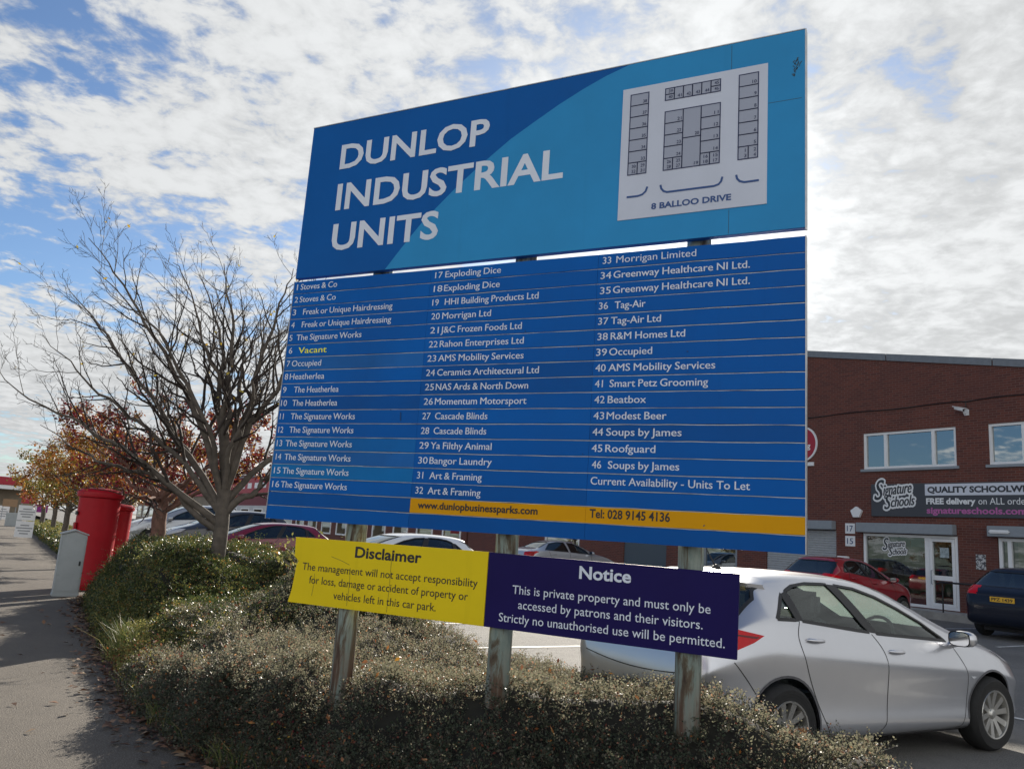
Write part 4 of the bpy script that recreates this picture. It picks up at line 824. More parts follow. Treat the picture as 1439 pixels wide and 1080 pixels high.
# units further along the row
WALLT = mat('buff_block_wall', (.24, .20, .15), .9, noise=.15, nscale=1); REDF = mat('red_fascia', (.36, .012, .03), .5); DKR = mat('dark_red_cladding', (.16, .02, .03), .6, noise=.1); WCL = mat('white_cladding', (.5, .5, .5), .6, noise=.08, nscale=.4)
def unit(name, a0, a1, z1, m_, label, wins=3, fascia=None, cat='building', lower=None, apex=0):
    r = empty(name, tuple(st((a0 + a1) / 2, FT + 10, .34)), label=label, cat=cat); m = MB(T_fac); mid_ = (a0 + a1) / 2
    m.prism([(a0, .34), (a1, .34), (a1, z1), (mid_, z1 + apex), (a0, z1)], -28, 0, 1); o = m.build('wall', m_, r); uv_wall(o.data)
    m = MB(T_fac)
    for p, q in (((a0, z1), (mid_, z1 + apex)), ((mid_, z1 + apex), (a1, z1))): m.prism([(p[0], p[1] - .2), (q[0], q[1] - .2), (q[0], q[1] + .12), (p[0], p[1] + .12)], -28.1, .08, 1)
    m.build('parapet', FLASH, r)
    if fascia: m = MB(T_fac); m.box(a0 + .5, a1 - .5, .003, .2, fascia[0], fascia[1]); f_ = m.build('fascia_sign', fascia[2], r); m = MB(T_fac); [m.box(a0 + (a1 - a0) * (.2 + .09 * k), a0 + (a1 - a0) * (.2 + .09 * k) + (a1 - a0) * .05, .2, .23, fascia[0] + .5, fascia[1] - .5) for k in range(4)]; m.build('fascia_stripe', WHITEPL, f_)
    if lower: m = MB(T_fac); m.box(a0, a1, .002, .3, .34, lower[0]); m.build('lower_wall', lower[1], r)
    for k in range(wins):
        x = a0 + (a1 - a0) * (k + .5) / wins; wd_ = (a1 - a0) / wins * .32; d0 = .302 if lower else .002
        m = MB(T_fac); frame(m, x - wd_, x + wd_, .9, 2.9, .12, d0, d0 + .06); f_ = m.build('window', WHITEPL, r); m = MB(T_fac); m.quad((x - wd_ + .1, d0 + .02, 1.0), (x + wd_ - .1, d0 + .02, 1.0), (x + wd_ - .1, d0 + .02, 2.8), (x - wd_ + .1, d0 + .02, 2.8)); m.build('pane', GLASS_UP, f_)
    return r
unit('brick_unit', 43.2, 62, 5.4, BRICK, 'second brick unit in the row, with shop windows behind the parked cars', 5, (3.2, 4.1, WCL), apex=2.5)
unit('brick_unit', 62.2, 80, 5.4, BRICK, 'third brick unit in the row, glimpsed beside the left post', 5, (3.2, 4.1, mat('blue_fascia', (.05, .10, .2), .5)), apex=2.5)
unit('clad_unit', 80.2, 112, 6.6, DKR, 'dark red clad unit with a sign board beside the edge of the directory sign', 6, (4.6, 6.2, REDF), lower=(3.2, WCL))
unit('buff_unit', 112.2, 175, 5.2, WALLT, 'long buff walled unit with a red fascia behind the trees', 9, (4.4, 6.8, REDF))

# ---------------------------------------------------------------- along the pavement
def T_at(s0, t0, z0=0.0):
    return lambda a, d, z: st(s0 + d, t0 + a, z0 + z)          # a to the right as seen, d away
r = empty('post_box', tuple(st(18.5, 1.88)), label='tall wide red post box with an overhanging cap behind the grey cabinet', cat='post box')
m = MB(T_at(18.5, 1.88)); m.lathe([(.40, 0), (.42, .05), (.42, .22), (.40, .25), (.405, 1.0), (.41, 1.80)], n=40, sx=.95, sy=.75); o = m.build('body', RED, r); auto_smooth(o)
m = MB(T_at(18.5, 1.88)); m.lathe([(.41, 1.80), (.455, 1.82), (.465, 1.90), (.45, 1.925), (.40, 1.97), (.22, 2.0), (.01, 2.01)], n=40, sx=.95, sy=.75); o = m.build('cap', RED, r); auto_smooth(o)
m = MB(T_at(18.5, 1.88)); m.box(-.405, -.378, -.14, .14, 1.45, 1.52); m.build('posting_slot', BLACKP, r); m = MB(T_at(18.5, 1.88)); m.box(-.41, -.37, -.15, .15, .35, 1.3); m.build('door', RED, r, bevel=.01)
r = empty('post_box', tuple(st(19.2, 2.32)), label='shorter red post box standing just right of the tall one', cat='post box')
m = MB(T_at(19.2, 2.32)); m.lathe([(.29, 0), (.30, .2), (.285, .24), (.29, 1.58)], n=36); o = m.build('body', RED, r); auto_smooth(o); m = MB(T_at(19.2, 2.32)); m.lathe([(.29, 1.58), (.32, 1.60), (.325, 1.66), (.26, 1.71), (.01, 1.73)], n=36); o = m.build('cap', RED, r); auto_smooth(o)
r = empty('service_cabinet', tuple(st(16.9, 1.40)), label='slim pale grey service cabinet with a peaked top at the pavement edge', cat='cabinet')
m = MB(T_at(16.9, 1.40)); m.prism([(-.21, .03), (.21, .03), (.21, 1.09), (0, 1.16), (-.21, 1.09)], 0, .30, 1); m.build('body', GREYCAB, r, bevel=.01)
m = MB(T_at(16.9, 1.40)); m.prism([(-.23, 1.09), (0, 1.165), (.23, 1.09), (.23, 1.115), (0, 1.195), (-.23, 1.115)], -.025, .325, 1); m.box(-.22, .22, -.01, .31, 0, .05); m.build('hood', GREYCAB, r, bevel=.006)
m = MB(T_at(16.9, 1.40)); m.box(-.19, .19, -.006, .002, .09, 1.05); d_ = m.build('door', GREYCAB, r, bevel=.004); m = MB(T_at(16.9, 1.40)); m.box(.13, .16, -.014, -.005, .55, .63); m.build('lock', BLACKP, d_)
INK = mat('faint_ink', (.25, .26, .28), .6)
def a_board(s, t, wd, h, label, two=True):
    r = empty('pavement_board', tuple(st(s, t)), label=label, cat='pavement sign'); T = T_at(s, t); m = MB(T)
    zs = ((.06, h * .52), (h * .55, h)) if two else ((.08, h),)
    for z0, z1 in zs: m.add([(a, d + .16 * z / h, z) for a in (-wd / 2, wd / 2) for d in (0, .03) for z in (z0, z1)], [(0, 1, 3, 2), (4, 6, 7, 5), (0, 4, 5, 1), (2, 3, 7, 6), (0, 2, 6, 4), (1, 5, 7, 3)])
    p = m.build('board', WHITEPL, r); m = MB(T)
    for z0, z1 in zs:
        for k in range(4): z = z0 + (z1 - z0) * (.2 + .17 * k); q = wd * (.24 + .1 * ((k * 7) % 3)); m.quad(*[(a, .16 * zz_ / h - .003, zz_) for a, zz_ in ((-q, z), (q, z), (q, z + (z1 - z0) * .07), (-q, z + (z1 - z0) * .07))])
    m.build('printed_lines', INK, p); m = MB(T)
    for a in (-wd / 2 + .02, wd / 2 - .02): m.tube([(a, .36, 0), (a, .17, h * .97)], .014, 6)
    m.build('rear_leg', ALU, r)
a_board(45, 1.55, .75, 1.55, 'white two panel pavement board standing at the edge of the hedge')
a_board(92, 1.2, .95, 1.35, 'small white pavement board farthest along the path', False)
r = empty('planter', tuple(st(68, 1.6)), label='grey box planter with dark plants beyond the two panel board', cat='planter')
m = MB(T_at(68, 1.6)); m.box(-.5, .5, 0, .8, 0, .95); m.build('box', GREYCAB, r, bevel=.02)
def post_sign(s, t, w0, z0, z1, m_, label):
    r = empty('post_sign', tuple(st(s, t)), label=label, cat='sign'); m = MB(T_at(s, t)); m.box(-w0 / 2, w0 / 2, -.03, .02, z0, z1); m.build('panel', m_, r, bevel=.01); m = MB(T_at(s, t))
    for a in (-w0 / 2 + .08, w0 / 2 - .08): m.tube([(a, .05, 0), (a, .05, z1 - .02)], .03, 8)
    m.build('post', GREYMET, r)
post_sign(62, 2.9, .75, 1.15, 1.65, mat('purple_panel', (.30, .03, .26), .5), 'small purple sign on posts beside the far hedge')
post_sign(84, 2.9, 1.2, 1.7, 2.9, mat('sign_red', (.34, .015, .035), .5), 'red sign on posts under the farthest autumn tree')
post_sign(90, 1.6, 1.2, 1.3, 2.0, mat('tan_panel', (.28, .18, .10), .6), 'tan sign on posts left of the red one')
build_car(SUV, tuple(st(104, -.3, -.09)), SA + math.pi * .97, 'white car at the far end of the path, cut by the left edge', 'car', None, P_WHITE)
r = empty('far_building', tuple(st(180, -8)), label='distant low building with white canopy and red fascia beyond the end of the path', cat='building')
def T_far(a, d, z): return st(180 - d, a, z)
m = MB(T_far); m.box(-40, 7, -20, 0, 0, 4.6); m.build('wall', WALLT, r); m = MB(T_far); m.box(-40, 7.2, -20, 4, 4.2, 4.9); m.build('canopy', WHITEPL, r); m = MB(T_far); m.box(-40, 5, .1, 4.1, 4.95, 6.4); m.build('fascia_sign', REDF, r); m = MB(T_far); [m.box(-38 + k * 5, -35 + k * 5, .02, .06, 1, 3.4) for k in range(8)]; m.build('window', GLASS_UP, r)

# ---------------------------------------------------------------- trees
def tubes_np(paths, sides):
    V, F = [], []; k = 0
    for pts, rad in paths:
        pts = np.asarray(pts); n = len(pts); d = np.gradient(pts, axis=0); d /= np.linalg.norm(d, axis=1)[:, None] + 1e-9
        ref = np.array([.31, .52, .79]); a = np.cross(d, ref); a /= np.linalg.norm(a, axis=1)[:, None] + 1e-9; b = np.cross(d, a)
        q = np.arange(sides) * 2 * math.pi / sides
        ring = pts[:, None, :] + (a[:, None, :] * np.cos(q)[None, :, None] + b[:, None, :] * np.sin(q)[None, :, None]) * np.asarray(rad)[:, None, None]
        V.append(ring.reshape(-1, 3)); i = np.arange(n - 1)[:, None] * sides; j = np.arange(sides)[None, :]; j2 = (j + 1) % sides
        F.append((np.stack([i + j, i + j2, i + sides + j2, i + sides + j], -1).reshape(-1, 4) + k)); k += n * sides
    return np.concatenate(V), np.concatenate(F)
def np_mesh(name, V, F):
    me = bpy.data.meshes.new(name); me.vertices.add(len(V)); me.vertices.foreach_set('co', np.ascontiguousarray(V, dtype=np.float32).ravel())
    nf, k = F.shape; me.loops.add(nf * k); me.loops.foreach_set('vertex_index', np.ascontiguousarray(F, dtype=np.int32).ravel())
    me.polygons.add(nf); me.polygons.foreach_set('loop_start', np.arange(0, nf * k, k, dtype=np.int32)); me.update(calc_edges=True); return me
def bez(p0, c, p1, n, wob, rg):
    t = np.linspace(0, 1, n)[:, None]; P = (1 - t) ** 2 * p0 + 2 * t * (1 - t) * c + t * t * p1
    w_ = np.cumsum(rg.normal(0, wob, (n, 3)), axis=0); return P + (w_ - t * w_[-1]) * np.minimum(1, t * 3)
def branchy(rg, limbs, levels, ratio, nchild, seglen, up, minr):
    """limbs: list of (points, radii); returns all paths and the twig tips"""
    allp = [(p, r, 0) for p, r in limbs]; cur = list(limbs)
    for lv in range(levels):
        nxt = []
        for pts, rad in cur:
            L = np.linalg.norm(np.diff(pts, axis=0), axis=1).sum(); n = max(2, int(nchild[lv] * L / seglen[lv] + rg.random()))
            for q in range(n):
                f = .22 + .78 * (q + rg.random() * .9) / n; f = min(f, .99); x = f * (len(pts) - 1); i = min(int(x), len(pts) - 2); p0 = pts[i] + (pts[i + 1] - pts[i]) * (x - i); r0 = rad[i] + (rad[i + 1] - rad[i]) * (x - i)
                d = pts[i + 1] - pts[i]; d = d / (np.linalg.norm(d) + 1e-9); side = rg.normal(0, 1, 3); side -= d * side.dot(d); side /= np.linalg.norm(side) + 1e-9
                dv = d * .80 + side * rg.uniform(.45, .85) + np.array([0, 0, up]); dv /= np.linalg.norm(dv)
                ln_ = L * ratio * rg.uniform(.55, 1.15) * (1.15 - .55 * f); ln_ = max(ln_, .10)
                e = p0 + dv * ln_ + np.array([0, 0, up * ln_ * .35]) + rg.normal(0, .05 * ln_, 3); c = p0 + dv * ln_ * .5 + side * ln_ * .08
                m_ = max(4, int(ln_ / .12)) if lv < 2 else 4; P = bez(p0, c, e, m_, .02 * ln_, rg); r1 = max(minr, r0 * .62); nxt.append((P, np.linspace(r1, max(minr * .7, r1 * .22), m_))); allp.append((P, nxt[-1][1], lv + 1))
        cur = nxt
    return allp
def leaf_quads(rg, C, size, up=.3, fold=True):
    n = len(C); d = rg.normal(0, 1, (n, 3)); d /= np.linalg.norm(d, axis=1)[:, None]; nn = rg.normal(0, 1, (n, 3)) + np.array([0, 0, up]); s_ = np.cross(d, nn); s_ /= np.linalg.norm(s_, axis=1)[:, None] + 1e-9
    sz = size * rg.uniform(.6, 1.3, n)[:, None]; V = np.stack([C - d * sz * .5, C + s_ * sz * .27 - d * sz * .08, C + d * sz * .5, C - s_ * sz * .27 - d * sz * .08], 1).reshape(-1, 3); F = np.arange(n * 4).reshape(-1, 4); return V, F
def tree(seed, base, limbs_t, trunk, label, barkm, leafm, nleaf, leafsize, levels, nchild, seglen, ratio=.42, up=.12, cat='tree', minr=.0028, leafbias=None, group=None):
    rg = np.random.default_rng(seed); b = np.array(base); r = empty('street_tree', tuple(base), label=label, cat=cat, group=group)
    tr, th, lean = trunk; n = 9; tz = np.linspace(0, 1, n); T = np.stack([lean[0] * tz ** 1.3, lean[1] * tz ** 1.3, th * tz], 1) + rg.normal(0, .012, (n, 3)); rad = tr * (1.35 - .5 * np.minimum(1, tz * 5) - .12 * tz); rad[0] = tr * 1.5
    limbs = []; top = T[-1]
    for (x, y, z, z0, r0, cx) in limbs_t:
        k = z0 / th; p0 = T[0] + (top - T[0]) * min(k, 1.0); p0[2] = z0; e = np.array([x, y, z]); c = p0 + (e - p0) * np.array([cx, cx, .52 + .25 * (.5 - cx)]); m_ = 22
        P = bez(p0, c, e, m_, .035, rg); limbs.append((P, r0 * (1 - np.linspace(0, 1, m_) ** .8 * .93)))
    allp = branchy(rg, limbs, levels, ratio, nchild, seglen, up, minr)
    big_ = [(T, rad)] + [(p, q) for p, q, lv in allp if lv == 0]; V, F = tubes_np(big_, 12); o = obj('trunk', np_mesh('trunk', V, F), barkm, r, smooth=True)
    sm = [(p, q) for p, q, lv in allp if lv > 0]; V, F = tubes_np([z for z in sm if z[1][0] > .008], 5) if any(z[1][0] > .008 for z in sm) else (np.zeros((0, 3)), np.zeros((0, 4), int)); V2, F2 = tubes_np([z for z in sm if z[1][0] <= .008], 3)
    V2_ = np.concatenate([V, V2]); F_ = np.concatenate([F, F2 + len(V)]); br = obj('crown', np_mesh('crown', V2_, F_), TWIG, r, smooth=True)
    if nleaf:
        tips = np.concatenate([p[1:] for p, q, lv in allp if lv >= max(1, levels - 1)]); w_ = np.ones(len(tips)) if leafbias is None else leafbias(tips); w_ /= w_.sum()
        C = tips[rg.choice(len(tips), nleaf, p=w_)] + rg.normal(0, leafsize * .9, (nleaf, 3)); V, F = leaf_quads(rg, C, leafsize); lo_ = obj('leaves', np_mesh('leaves', V, F), leafm, br)
    return r
def px_t(px, py, dy): return ((px - 312) * .0102, dy, 1.57 + (733 - py) * .0088)
base = st(12.45, 2.9)
LT = []
for px, py, dy, z0, r0, cx in ((6, 340, .5, 1.75, .075, .40), (-4, 520, -.7, 1.55, .070, .45), (95, 290, -.8, 1.9, .075, .30), (195, 285, .8, 2.1, .07, .2), (275, 300, -.3, 2.1, .085, .3), (362, 278, .3, 2.1, .085, .4), (418, 330, -.6, 2.0, .075, .45), (480, 430, .8, 1.85, .07, .5), (455, 560, .3, 1.7, .08, .5), (60, 430, 1.2, 1.75, .065, .4), (140, 360, -1.4, 1.9, .06, .3), (300, 310, 1.5, 2.1, .06, .2), (385, 400, -1.4, 1.95, .06, .4), (40, 600, -.2, 1.45, .065, .5), (230, 330, -1.0, 2.0, .06, .3), (20, 445, -.2, 1.7, .06, .42), (340, 360, 1.0, 2.0, .06, .3)):
    LT.append((*px_t(px, py, dy), z0 * .95, r0 * .88, cx))
tree(11, base, LT, (.138, 2.0, (.02, 0)), 'large bare grey barked tree spreading over the hedge left of the sign', BARK, L_YELLOW, 90, .06, 3, (1.0, 1.0, 1.0), (.26, .16, .12), ratio=.33, up=.13, minr=.0031)
def fan(rg, n, w0, h0, h1, z0, r0): return [(w0 * math.cos(q) * rg.uniform(.7, 1.05), w0 * math.sin(q) * rg.uniform(.7, 1.05), rg.uniform(h0, h1), z0 * rg.uniform(.8, 1.0), r0 * rg.uniform(.7, 1), rg.uniform(.3, .5)) for q in [2 * math.pi * (i + rg.uniform(-.3, .3)) / n for i in range(n)]] + [(rg.uniform(-.5, .5), rg.uniform(-.5, .5), h1 * 1.05, z0, r0, .3)]
rg = random.Random(3)
tree(21, st(17.9, 2.95), fan(rg, 12, 2.3, 1.9, 3.7, 1.9, .06), (.185, 1.9, (0, 0)), 'autumn tree with reddish trunk and crimson leaves behind the bare tree', BARKR, L_RED, 15000, .072, 3, (1, 1, 1), (.45, .3, .25), ratio=.40, up=.03, leafbias=lambda p: (p[:, 2] > 2.0) + 1e-9)
tree(22, st(25.5, 3.0), fan(rg, 10, 2.3, 1.9, 3.8, 1.7, .055), (.15, 1.8, (0, 0)), 'orange leaved tree above the red post boxes', BARK, L_ORANGE, 11000, .08, 2, (1, 1), (.4, .28), up=.02, leafbias=lambda p: (p[:, 2] > 1.95) + 1e-9)
tree(23, st(33, 3.0), fan(rg, 9, 2.2, 1.9, 3.9, 1.6, .05), (.14, 1.7, (0, 0)), 'tree with golden orange crown third along the verge', BARK, L_ORANGE, 8000, .10, 2, (1, 1), (.45, .3), up=.02)
tree(24, st(41.5, 3.0), fan(rg, 9, 2.1, 2.0, 4.2, 1.6, .05), (.16, 1.7, (0, 0)), 'olive green leaved tree with dark trunk over the grassy verge', BARK, L_OLIVE, 4600, .13, 2, (1, 1), (.5, .35), up=.02)
tree(25, st(50, 3.0), fan(rg, 8, 2.1, 2.2, 4.4, 1.8, .05), (.15, 1.9, (0, 0)), 'golden tree farther along the verge', BARK, L_ORANGE, 2400, .16, 2, (1, 1), (.55, .4), up=.02)
tree(26, st(61, 3.0), fan(rg, 8, 2.2, 2.4, 4.6, 1.9, .05), (.16, 2.0, (0, 0)), 'last yellowing tree at the far end of the verge', BARK, L_OLIVE, 2000, .18, 2, (1, 1), (.6, .45), up=.02)

# ---------------------------------------------------------------- the planted bed
FRONT = [(2.4, 2.9), (2.6, 2.2), (3.2, 1.85), (4.4, 1.65), (5.6, 1.55), (6.2, 1.42), (7.3, 1.30), (9.75, 1.35), (14.4, 1.58), (16.6, 1.75), (17.7, 2.5), (19.8, 2.75), (24.3, 2.35), (36, 2.25), (72, 2.5)]
BACKE = [(2.4, 3.6), (2.6, 4.2), (3.0, 4.75), (3.6, 4.95), (4.6, 4.85), (6, 4.85), (10, 4.7), (72, 4.7)]
fs_, ft_ = np.array(FRONT).T; bs_, bt_ = np.array(BACKE).T
bump_g = np.random.default_rng(5); BK = [(bump_g.uniform(.8, 4.5), bump_g.uniform(0, 6.28), bump_g.uniform(0, 6.28)) for _ in range(14)]
def hedge_h(s, t):
    s = np.asarray(s, float); t = np.asarray(t, float); f = np.interp(s, fs_, ft_); b = np.interp(s, bs_, bt_); e = np.minimum(np.minimum(t - f, b - t), s - 2.35)
    H = np.interp(s, [2.4, 3.6, 5, 7, 8.5, 11, 16.5, 18, 30, 72], [.62, .66, .56, .52, .52, .50, .55, .42, .42, .45])
    H = H + .42 * np.exp(-((s - 9.3) / .9) ** 2 - ((t - 3.35) / .7) ** 2) + .10 * np.exp(-((s - 8.9) / .6) ** 2 - ((t - 4.1) / .5) ** 2)
    sm = lambda x: np.clip(x, 0, 1) ** 2 * (3 - 2 * np.clip(x, 0, 1))
    H = H + (.54 + .10 * np.sin(2.3 * s + 1.0) * np.cos(1.9 * t) + .06 * np.sin(4.7 * s + 2.6 * t)) * sm((s - 11.3 - .35 * np.sin(2.2 * t)) / 1.1) * sm((17.2 - s) / 1.2) * sm((t - 1.72 - .03 * (s - 11)) / .4)
    H = H - .22 * sm((s - 6.6) / 1.0) * sm((13 - s) / 2) * sm((2.15 - t) / .5)
    x = s * LS[0] + t * RT[0] - SP[0]; y = s * LS[1] + t * RT[1] - SP[1]; u = x * SU[0] + y * SU[1]; dv = x * SN[0] + y * SN[1]      # along and in front of the boards
    crest = np.interp(u, [-4.4, -3.0, -1.8, -.75, -.2, .3, 1.2], [.50, .55, .65, .71, .64, .54, .30]); near = sm((u + 4.4) / 1.2)
    slope = crest + .05 - .72 * np.clip(dv + .22, 0, 1.2) - .34 * np.clip(-dv - .35, 0, .6); H = H * (1 - near) + slope * near; H = np.maximum(H, .07)
    for k, a, c in BK: H = H + .019 * np.sin(k * s * 1.6 + a) * np.cos(k * 2.1 * t + c)
    return H * (1 - np.clip(1 - e / .34, 0, 1) ** 2.2) * (e > 0), e
HEDGE = empty('ground_cover_hedge', tuple(st(8, 3, 0)), kind='stuff'); tag(HEDGE, 'low clipped cotoneaster hedge filling the bed around the sign posts', 'hedge')
hl = Vector(HEDGE.location)
S_, T_ = np.meshgrid(np.concatenate([np.arange(2.36, 20, .11), np.arange(20, 72, .5)]), np.linspace(0, 1, 34), indexing='ij'); f_ = np.interp(S_, fs_, ft_); b_ = np.interp(S_, bs_, bt_); TT = f_ + (b_ - f_) * T_
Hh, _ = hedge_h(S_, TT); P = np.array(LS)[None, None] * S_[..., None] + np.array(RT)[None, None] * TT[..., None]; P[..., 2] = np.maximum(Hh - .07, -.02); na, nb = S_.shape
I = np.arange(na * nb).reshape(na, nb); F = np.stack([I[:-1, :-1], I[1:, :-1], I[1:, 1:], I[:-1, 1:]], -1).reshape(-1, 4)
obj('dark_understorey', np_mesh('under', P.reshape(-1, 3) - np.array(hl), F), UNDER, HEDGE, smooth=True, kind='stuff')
def scatter(rg, n, s0, s1, cond=None):
    s = rg.uniform(s0, s1, n); f = np.interp(s, fs_, ft_); b = np.interp(s, bs_, bt_); t = rg.uniform(0, 1, n) * (b - f) + f
    k = max(1, n // 4); t[:k] = f[:k] + np.abs(rg.normal(0, .16, k))          # extra on the steep front face
    h, e = hedge_h(s, t); ok = e > 0.01
    if cond is not None: ok &= cond(s, t)
    clump = sum(np.sin(k * 3.4 * s + a) * np.cos(k * 3.9 * t + c) for k, a, c in BK[:7]) / 2.2; ok &= rg.uniform(-1.6, 1.0, n) < clump + .75      # thick and thin places
    s, t = s[ok], t[ok]; ep = .05; h0 = hedge_h(s, t)[0]; hs = (hedge_h(s + ep, t)[0] - h0) / ep; ht = (hedge_h(s, t + ep)[0] - h0) / ep
    N = -np.array(LS)[None] * np.clip(hs, -4, 4)[:, None] - np.array(RT)[None] * np.clip(ht, -4, 4)[:, None] + np.array([0, 0, 1.0]); N /= np.linalg.norm(N, axis=1)[:, None]
    P = np.array(LS)[None] * s[:, None] + np.array(RT)[None] * t[:, None]; P[:, 2] = h0 - .045; return P, N
def sprigs(rg, P, N, length, nl, leaf, spread=.75, flat=.0):
    """arching shoots with two rows of small leaves"""
    n = len(P); d = N * 1.0 + rg.normal(0, spread, (n, 3)); d /= np.linalg.norm(d, axis=1)[:, None]; L = length * rg.uniform(.55, 1.35, n)[:, None]
    side = np.cross(d, rg.normal(0, 1, (n, 3))); side /= np.linalg.norm(side, axis=1)[:, None] + 1e-9; up = np.cross(side, d); droop = -np.array([0, 0, 1.0])[None] * L * .28
    Vs = []
    for i in range(nl):
        f = (i + .6) / nl; c = P + d * L * f + droop * f * f; sg = 1 if i % 2 else -1; ld = side * sg + d * .55 + up * rg.normal(.15, .35, (n, 1)) + rg.normal(0, .2, (n, 3)); ld /= np.linalg.norm(ld, axis=1)[:, None]
        wv = np.cross(ld, up + rg.normal(0, .45, (n, 3))); wv /= np.linalg.norm(wv, axis=1)[:, None] + 1e-9; z = leaf * rg.uniform(.65, 1.3, (n, 1)) * (1.1 - .4 * f); a = c + ld * .002
        Vs.append(np.stack([a, a + ld * z * .5 + wv * z * .30, a + ld * z, a + ld * z * .5 - wv * z * .30], 1))
    V = np.concatenate(Vs).reshape(-1, 3); st_ = np.stack([P - side * .0012, P + side * .0012, P + d * L + droop + side * .0007, P + d * L + droop - side * .0007], 1).reshape(-1, 3); return V, st_
rg = np.random.default_rng(17); LV, SV = [], []
for n, s0, s1, ln_, nl, lf in ((19500, 2.4, 6.4, .165, 12, .0215), (14500, 6.0, 10, .18, 11, .0245)):
    P, N = scatter(rg, n, s0, s1, None if s1 < 7 else (lambda s, t: (s < 8.6) | (t > 1.9))); V, q = sprigs(rg, P, N, ln_, nl, lf); LV.append(V); SV.append(q)
V = np.concatenate(LV); obj('cotoneaster_leaves', np_mesh('leaf', V - np.array(hl), np.arange(len(V)).reshape(-1, 4)), L_HEDGE, HEDGE, kind='stuff')
LV = []
P, N = scatter(rg, 17000, 8.3, 17.6, lambda s, t: (t > 1.75 + .02 * (s - 9)) | (s > 10.8)); V, q = sprigs(rg, P, N, .15, 8, .034); LV.append(V); SV.append(q)
P, N = scatter(rg, 5200, 10.9, 12.6, lambda s, t: t > 1.6); V, q = sprigs(rg, P, N, .15, 8, .034); LV.append(V); SV.append(q)
P, N = scatter(rg, 700, 8.3, 17.4, lambda s, t: t > 1.7); V, q = sprigs(rg, P, N, .36, 11, .036, spread=.55); LV.append(V); SV.append(q)
P, N = scatter(rg, 5000, 17.5, 72); V, q = sprigs(rg, P, N, .2, 7, .07); LV.append(V)
V = np.concatenate(LV); obj('hedge_leaves', np_mesh('leaf', V - np.array(hl), np.arange(len(V)).reshape(-1, 4)), L_GREEN, HEDGE, kind='stuff')
P, N = scatter(rg, 7000, 6.8, 13.5, lambda s, t: (t < 2.15) & (s > 7.6 + (t - 1.3) * .5)); V, q = sprigs(rg, P, N, .14, 7, .03); SV.append(q); obj('yellow_green_growth', np_mesh('leaf', V - np.array(hl), np.arange(len(V)).reshape(-1, 4)), L_YELG, HEDGE, kind='stuff')
P, N = scatter(rg, 9000, 18, 72, lambda s, t: t > 2.6); V, q = sprigs(rg, P, N, .16, 5, .06); obj('verge_grass', np_mesh('leaf', V - np.array(hl), np.arange(len(V)).reshape(-1, 4)), L_YELG, HEDGE, kind='stuff')
V = np.concatenate(SV); obj('twigs', np_mesh('twig', V - np.array(hl), np.arange(len(V)).reshape(-1, 4)), TWIG, HEDGE, kind='stuff')
P, N = scatter(rg, 420, 3, 9.5); C = P + N * .09 + np.array([0, 0, .03]); V, F = leaf_quads(rg, C, .046, up=1.5); obj('caught_leaves', np_mesh('caught', V - np.array(hl), F), L_CAUGHT, HEDGE, kind='stuff')
cl = np.repeat(P[:26], 30, 0) + rg.normal(0, .07, (780, 3)); V, F = leaf_quads(rg, cl + N[0] * .05, .024); obj('crimson_shoots', np_mesh('crimson', V - np.array(hl), F), L_RED, HEDGE, kind='stuff')
# yellow leaved shrub rising out of the hedge beside the yellow board
r = empty('yellow_shrub', tuple(st(10.6, 3.75, 0)), label='straggly yellow leaved shrub rising from the hedge by the yellow board', cat='shrub'); lim = []
for k in range(9): q = rg.uniform(0, 6.28); lim.append((bez(np.array([0, 0, .3]), np.array([.1 * math.cos(q), .1 * math.sin(q), .9]), np.array([.45 * math.cos(q), .45 * math.sin(q), rg.uniform(1.0, 1.42)]), 8, .02, rg), np.linspace(.010, .003, 8)))
ap = branchy(rg, lim, 1, .35, (1,), (.2,), .1, .002); V, F = tubes_np([(p, q) for p, q, l in ap], 4); obj('stems', np_mesh('stems', V, F), TWIG, r)
tp = np.concatenate([p[3:] for p, q, l in ap]); C = tp[rg.integers(0, len(tp), 420)] + rg.normal(0, .03, (420, 3)); V, F = leaf_quads(rg, C, .055); obj('leaves', np_mesh('leaves', V, F), L_YELG, r)
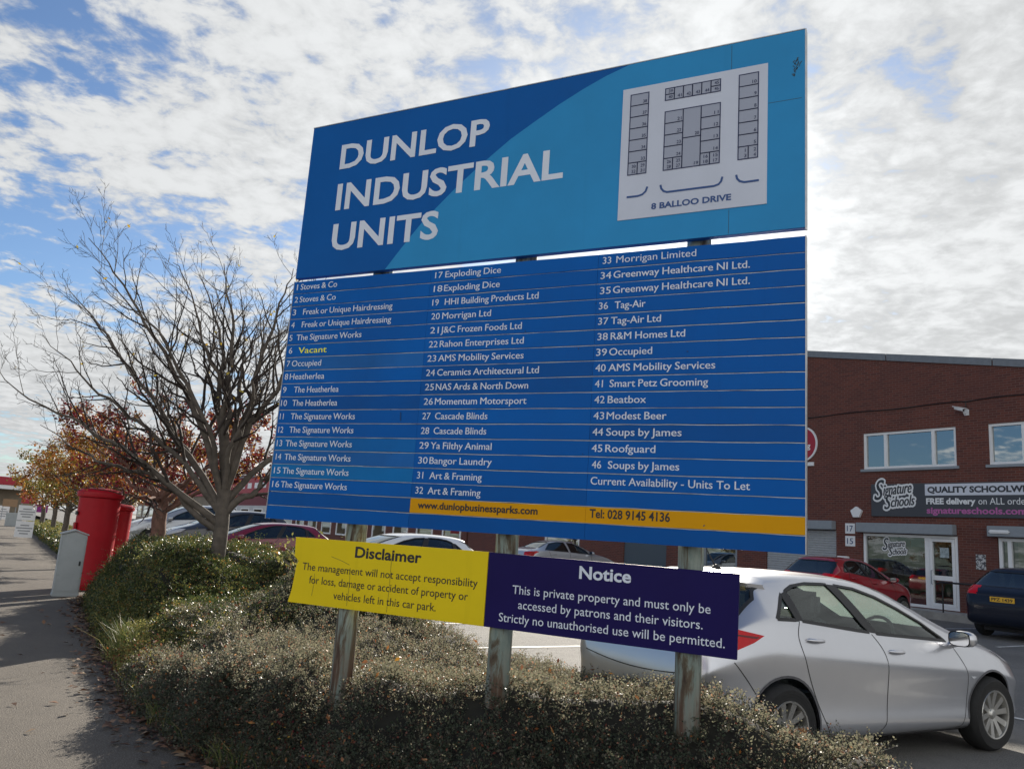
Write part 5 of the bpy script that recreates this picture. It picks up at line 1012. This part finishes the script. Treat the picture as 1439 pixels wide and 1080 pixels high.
# grass tufts and fallen leaves along the pavement edge
def blades(rg, s, t, n, h, spread): 
    k = len(s); S2 = np.repeat(s, n) + rg.normal(0, spread, k * n); T2 = np.repeat(t, n) + rg.normal(0, spread, k * n); P = np.array(LS)[None] * S2[:, None] + np.array(RT)[None] * T2[:, None]
    d = rg.normal(0, .27, (k * n, 3)); d[:, 2] = 1; hh = h * rg.uniform(.5, 1.3, (k * n, 1)); w_ = np.cross(d, rg.normal(0, 1, (k * n, 3))); w_ /= np.linalg.norm(w_, axis=1)[:, None]; w_ *= .0028
    m1 = P + d * hh * .6; tip = P + d * hh * .95 + d * np.array([1, 1, 0]) * hh * .5; return np.concatenate([np.stack([P - w_, P + w_, m1 + w_ * .8, m1 - w_ * .8], 1), np.stack([m1 - w_ * .8, m1 + w_ * .8, tip + w_ * .1, tip - w_ * .1], 1)]).reshape(-1, 3)
s_ = np.concatenate([rg.uniform(4.6, 7.2, 26), rg.uniform(7.2, 16, 40)]); t_ = np.interp(s_, fs_, ft_) + rg.uniform(-.03, .22, len(s_)); V = blades(rg, s_, t_, 26, .17, .035)
s_ = rg.uniform(9.6, 11, 14); t_ = np.interp(s_, fs_, ft_) + rg.uniform(.1, .35, 14); V = np.concatenate([V, blades(rg, s_, t_, 60, .34, .05)])
tag(obj('grass_tufts', np_mesh('grass', V, np.arange(len(V)).reshape(-1, 4)), L_GRASS), 'rough grass growing along the front foot of the hedge', 'grass', kind='stuff')
n = 1700; s_ = rg.uniform(4.2, 18, n); t_ = np.interp(s_, fs_, ft_) - np.abs(rg.normal(0, .15, n)) + .0; far_ = rg.random(n) < .035; t_[far_] -= rg.uniform(.2, 1.6, far_.sum())
P = np.array(LS)[None] * s_[:, None] + np.array(RT)[None] * t_[:, None]; P[:, 2] = rg.uniform(.008, .03, n); d = rg.normal(0, 1, (n, 3)); d[:, 2] *= .15; d /= np.linalg.norm(d, axis=1)[:, None]; up_ = rg.normal(0, .22, (n, 3)); up_[:, 2] = 1; w_ = np.cross(d, up_); w_ /= np.linalg.norm(w_, axis=1)[:, None]; z = .034 * rg.uniform(.5, 1.5, (n, 1))
c = np.array([0, 0, 1.0])[None] * z * .25; V = np.stack([P - d * z, P - d * z * .2 + w_ * z * .62 + c, P + d * z, P - d * z * .2 - w_ * z * .62 + c], 1).reshape(-1, 3)
V[:, 2] = np.maximum(V[:, 2], .004)
tag(obj('fallen_leaves', np_mesh('litter', V, np.arange(len(V)).reshape(-1, 4)), L_LITTER), 'brown fallen leaves gathered along the pavement edge', 'leaves', kind='stuff')
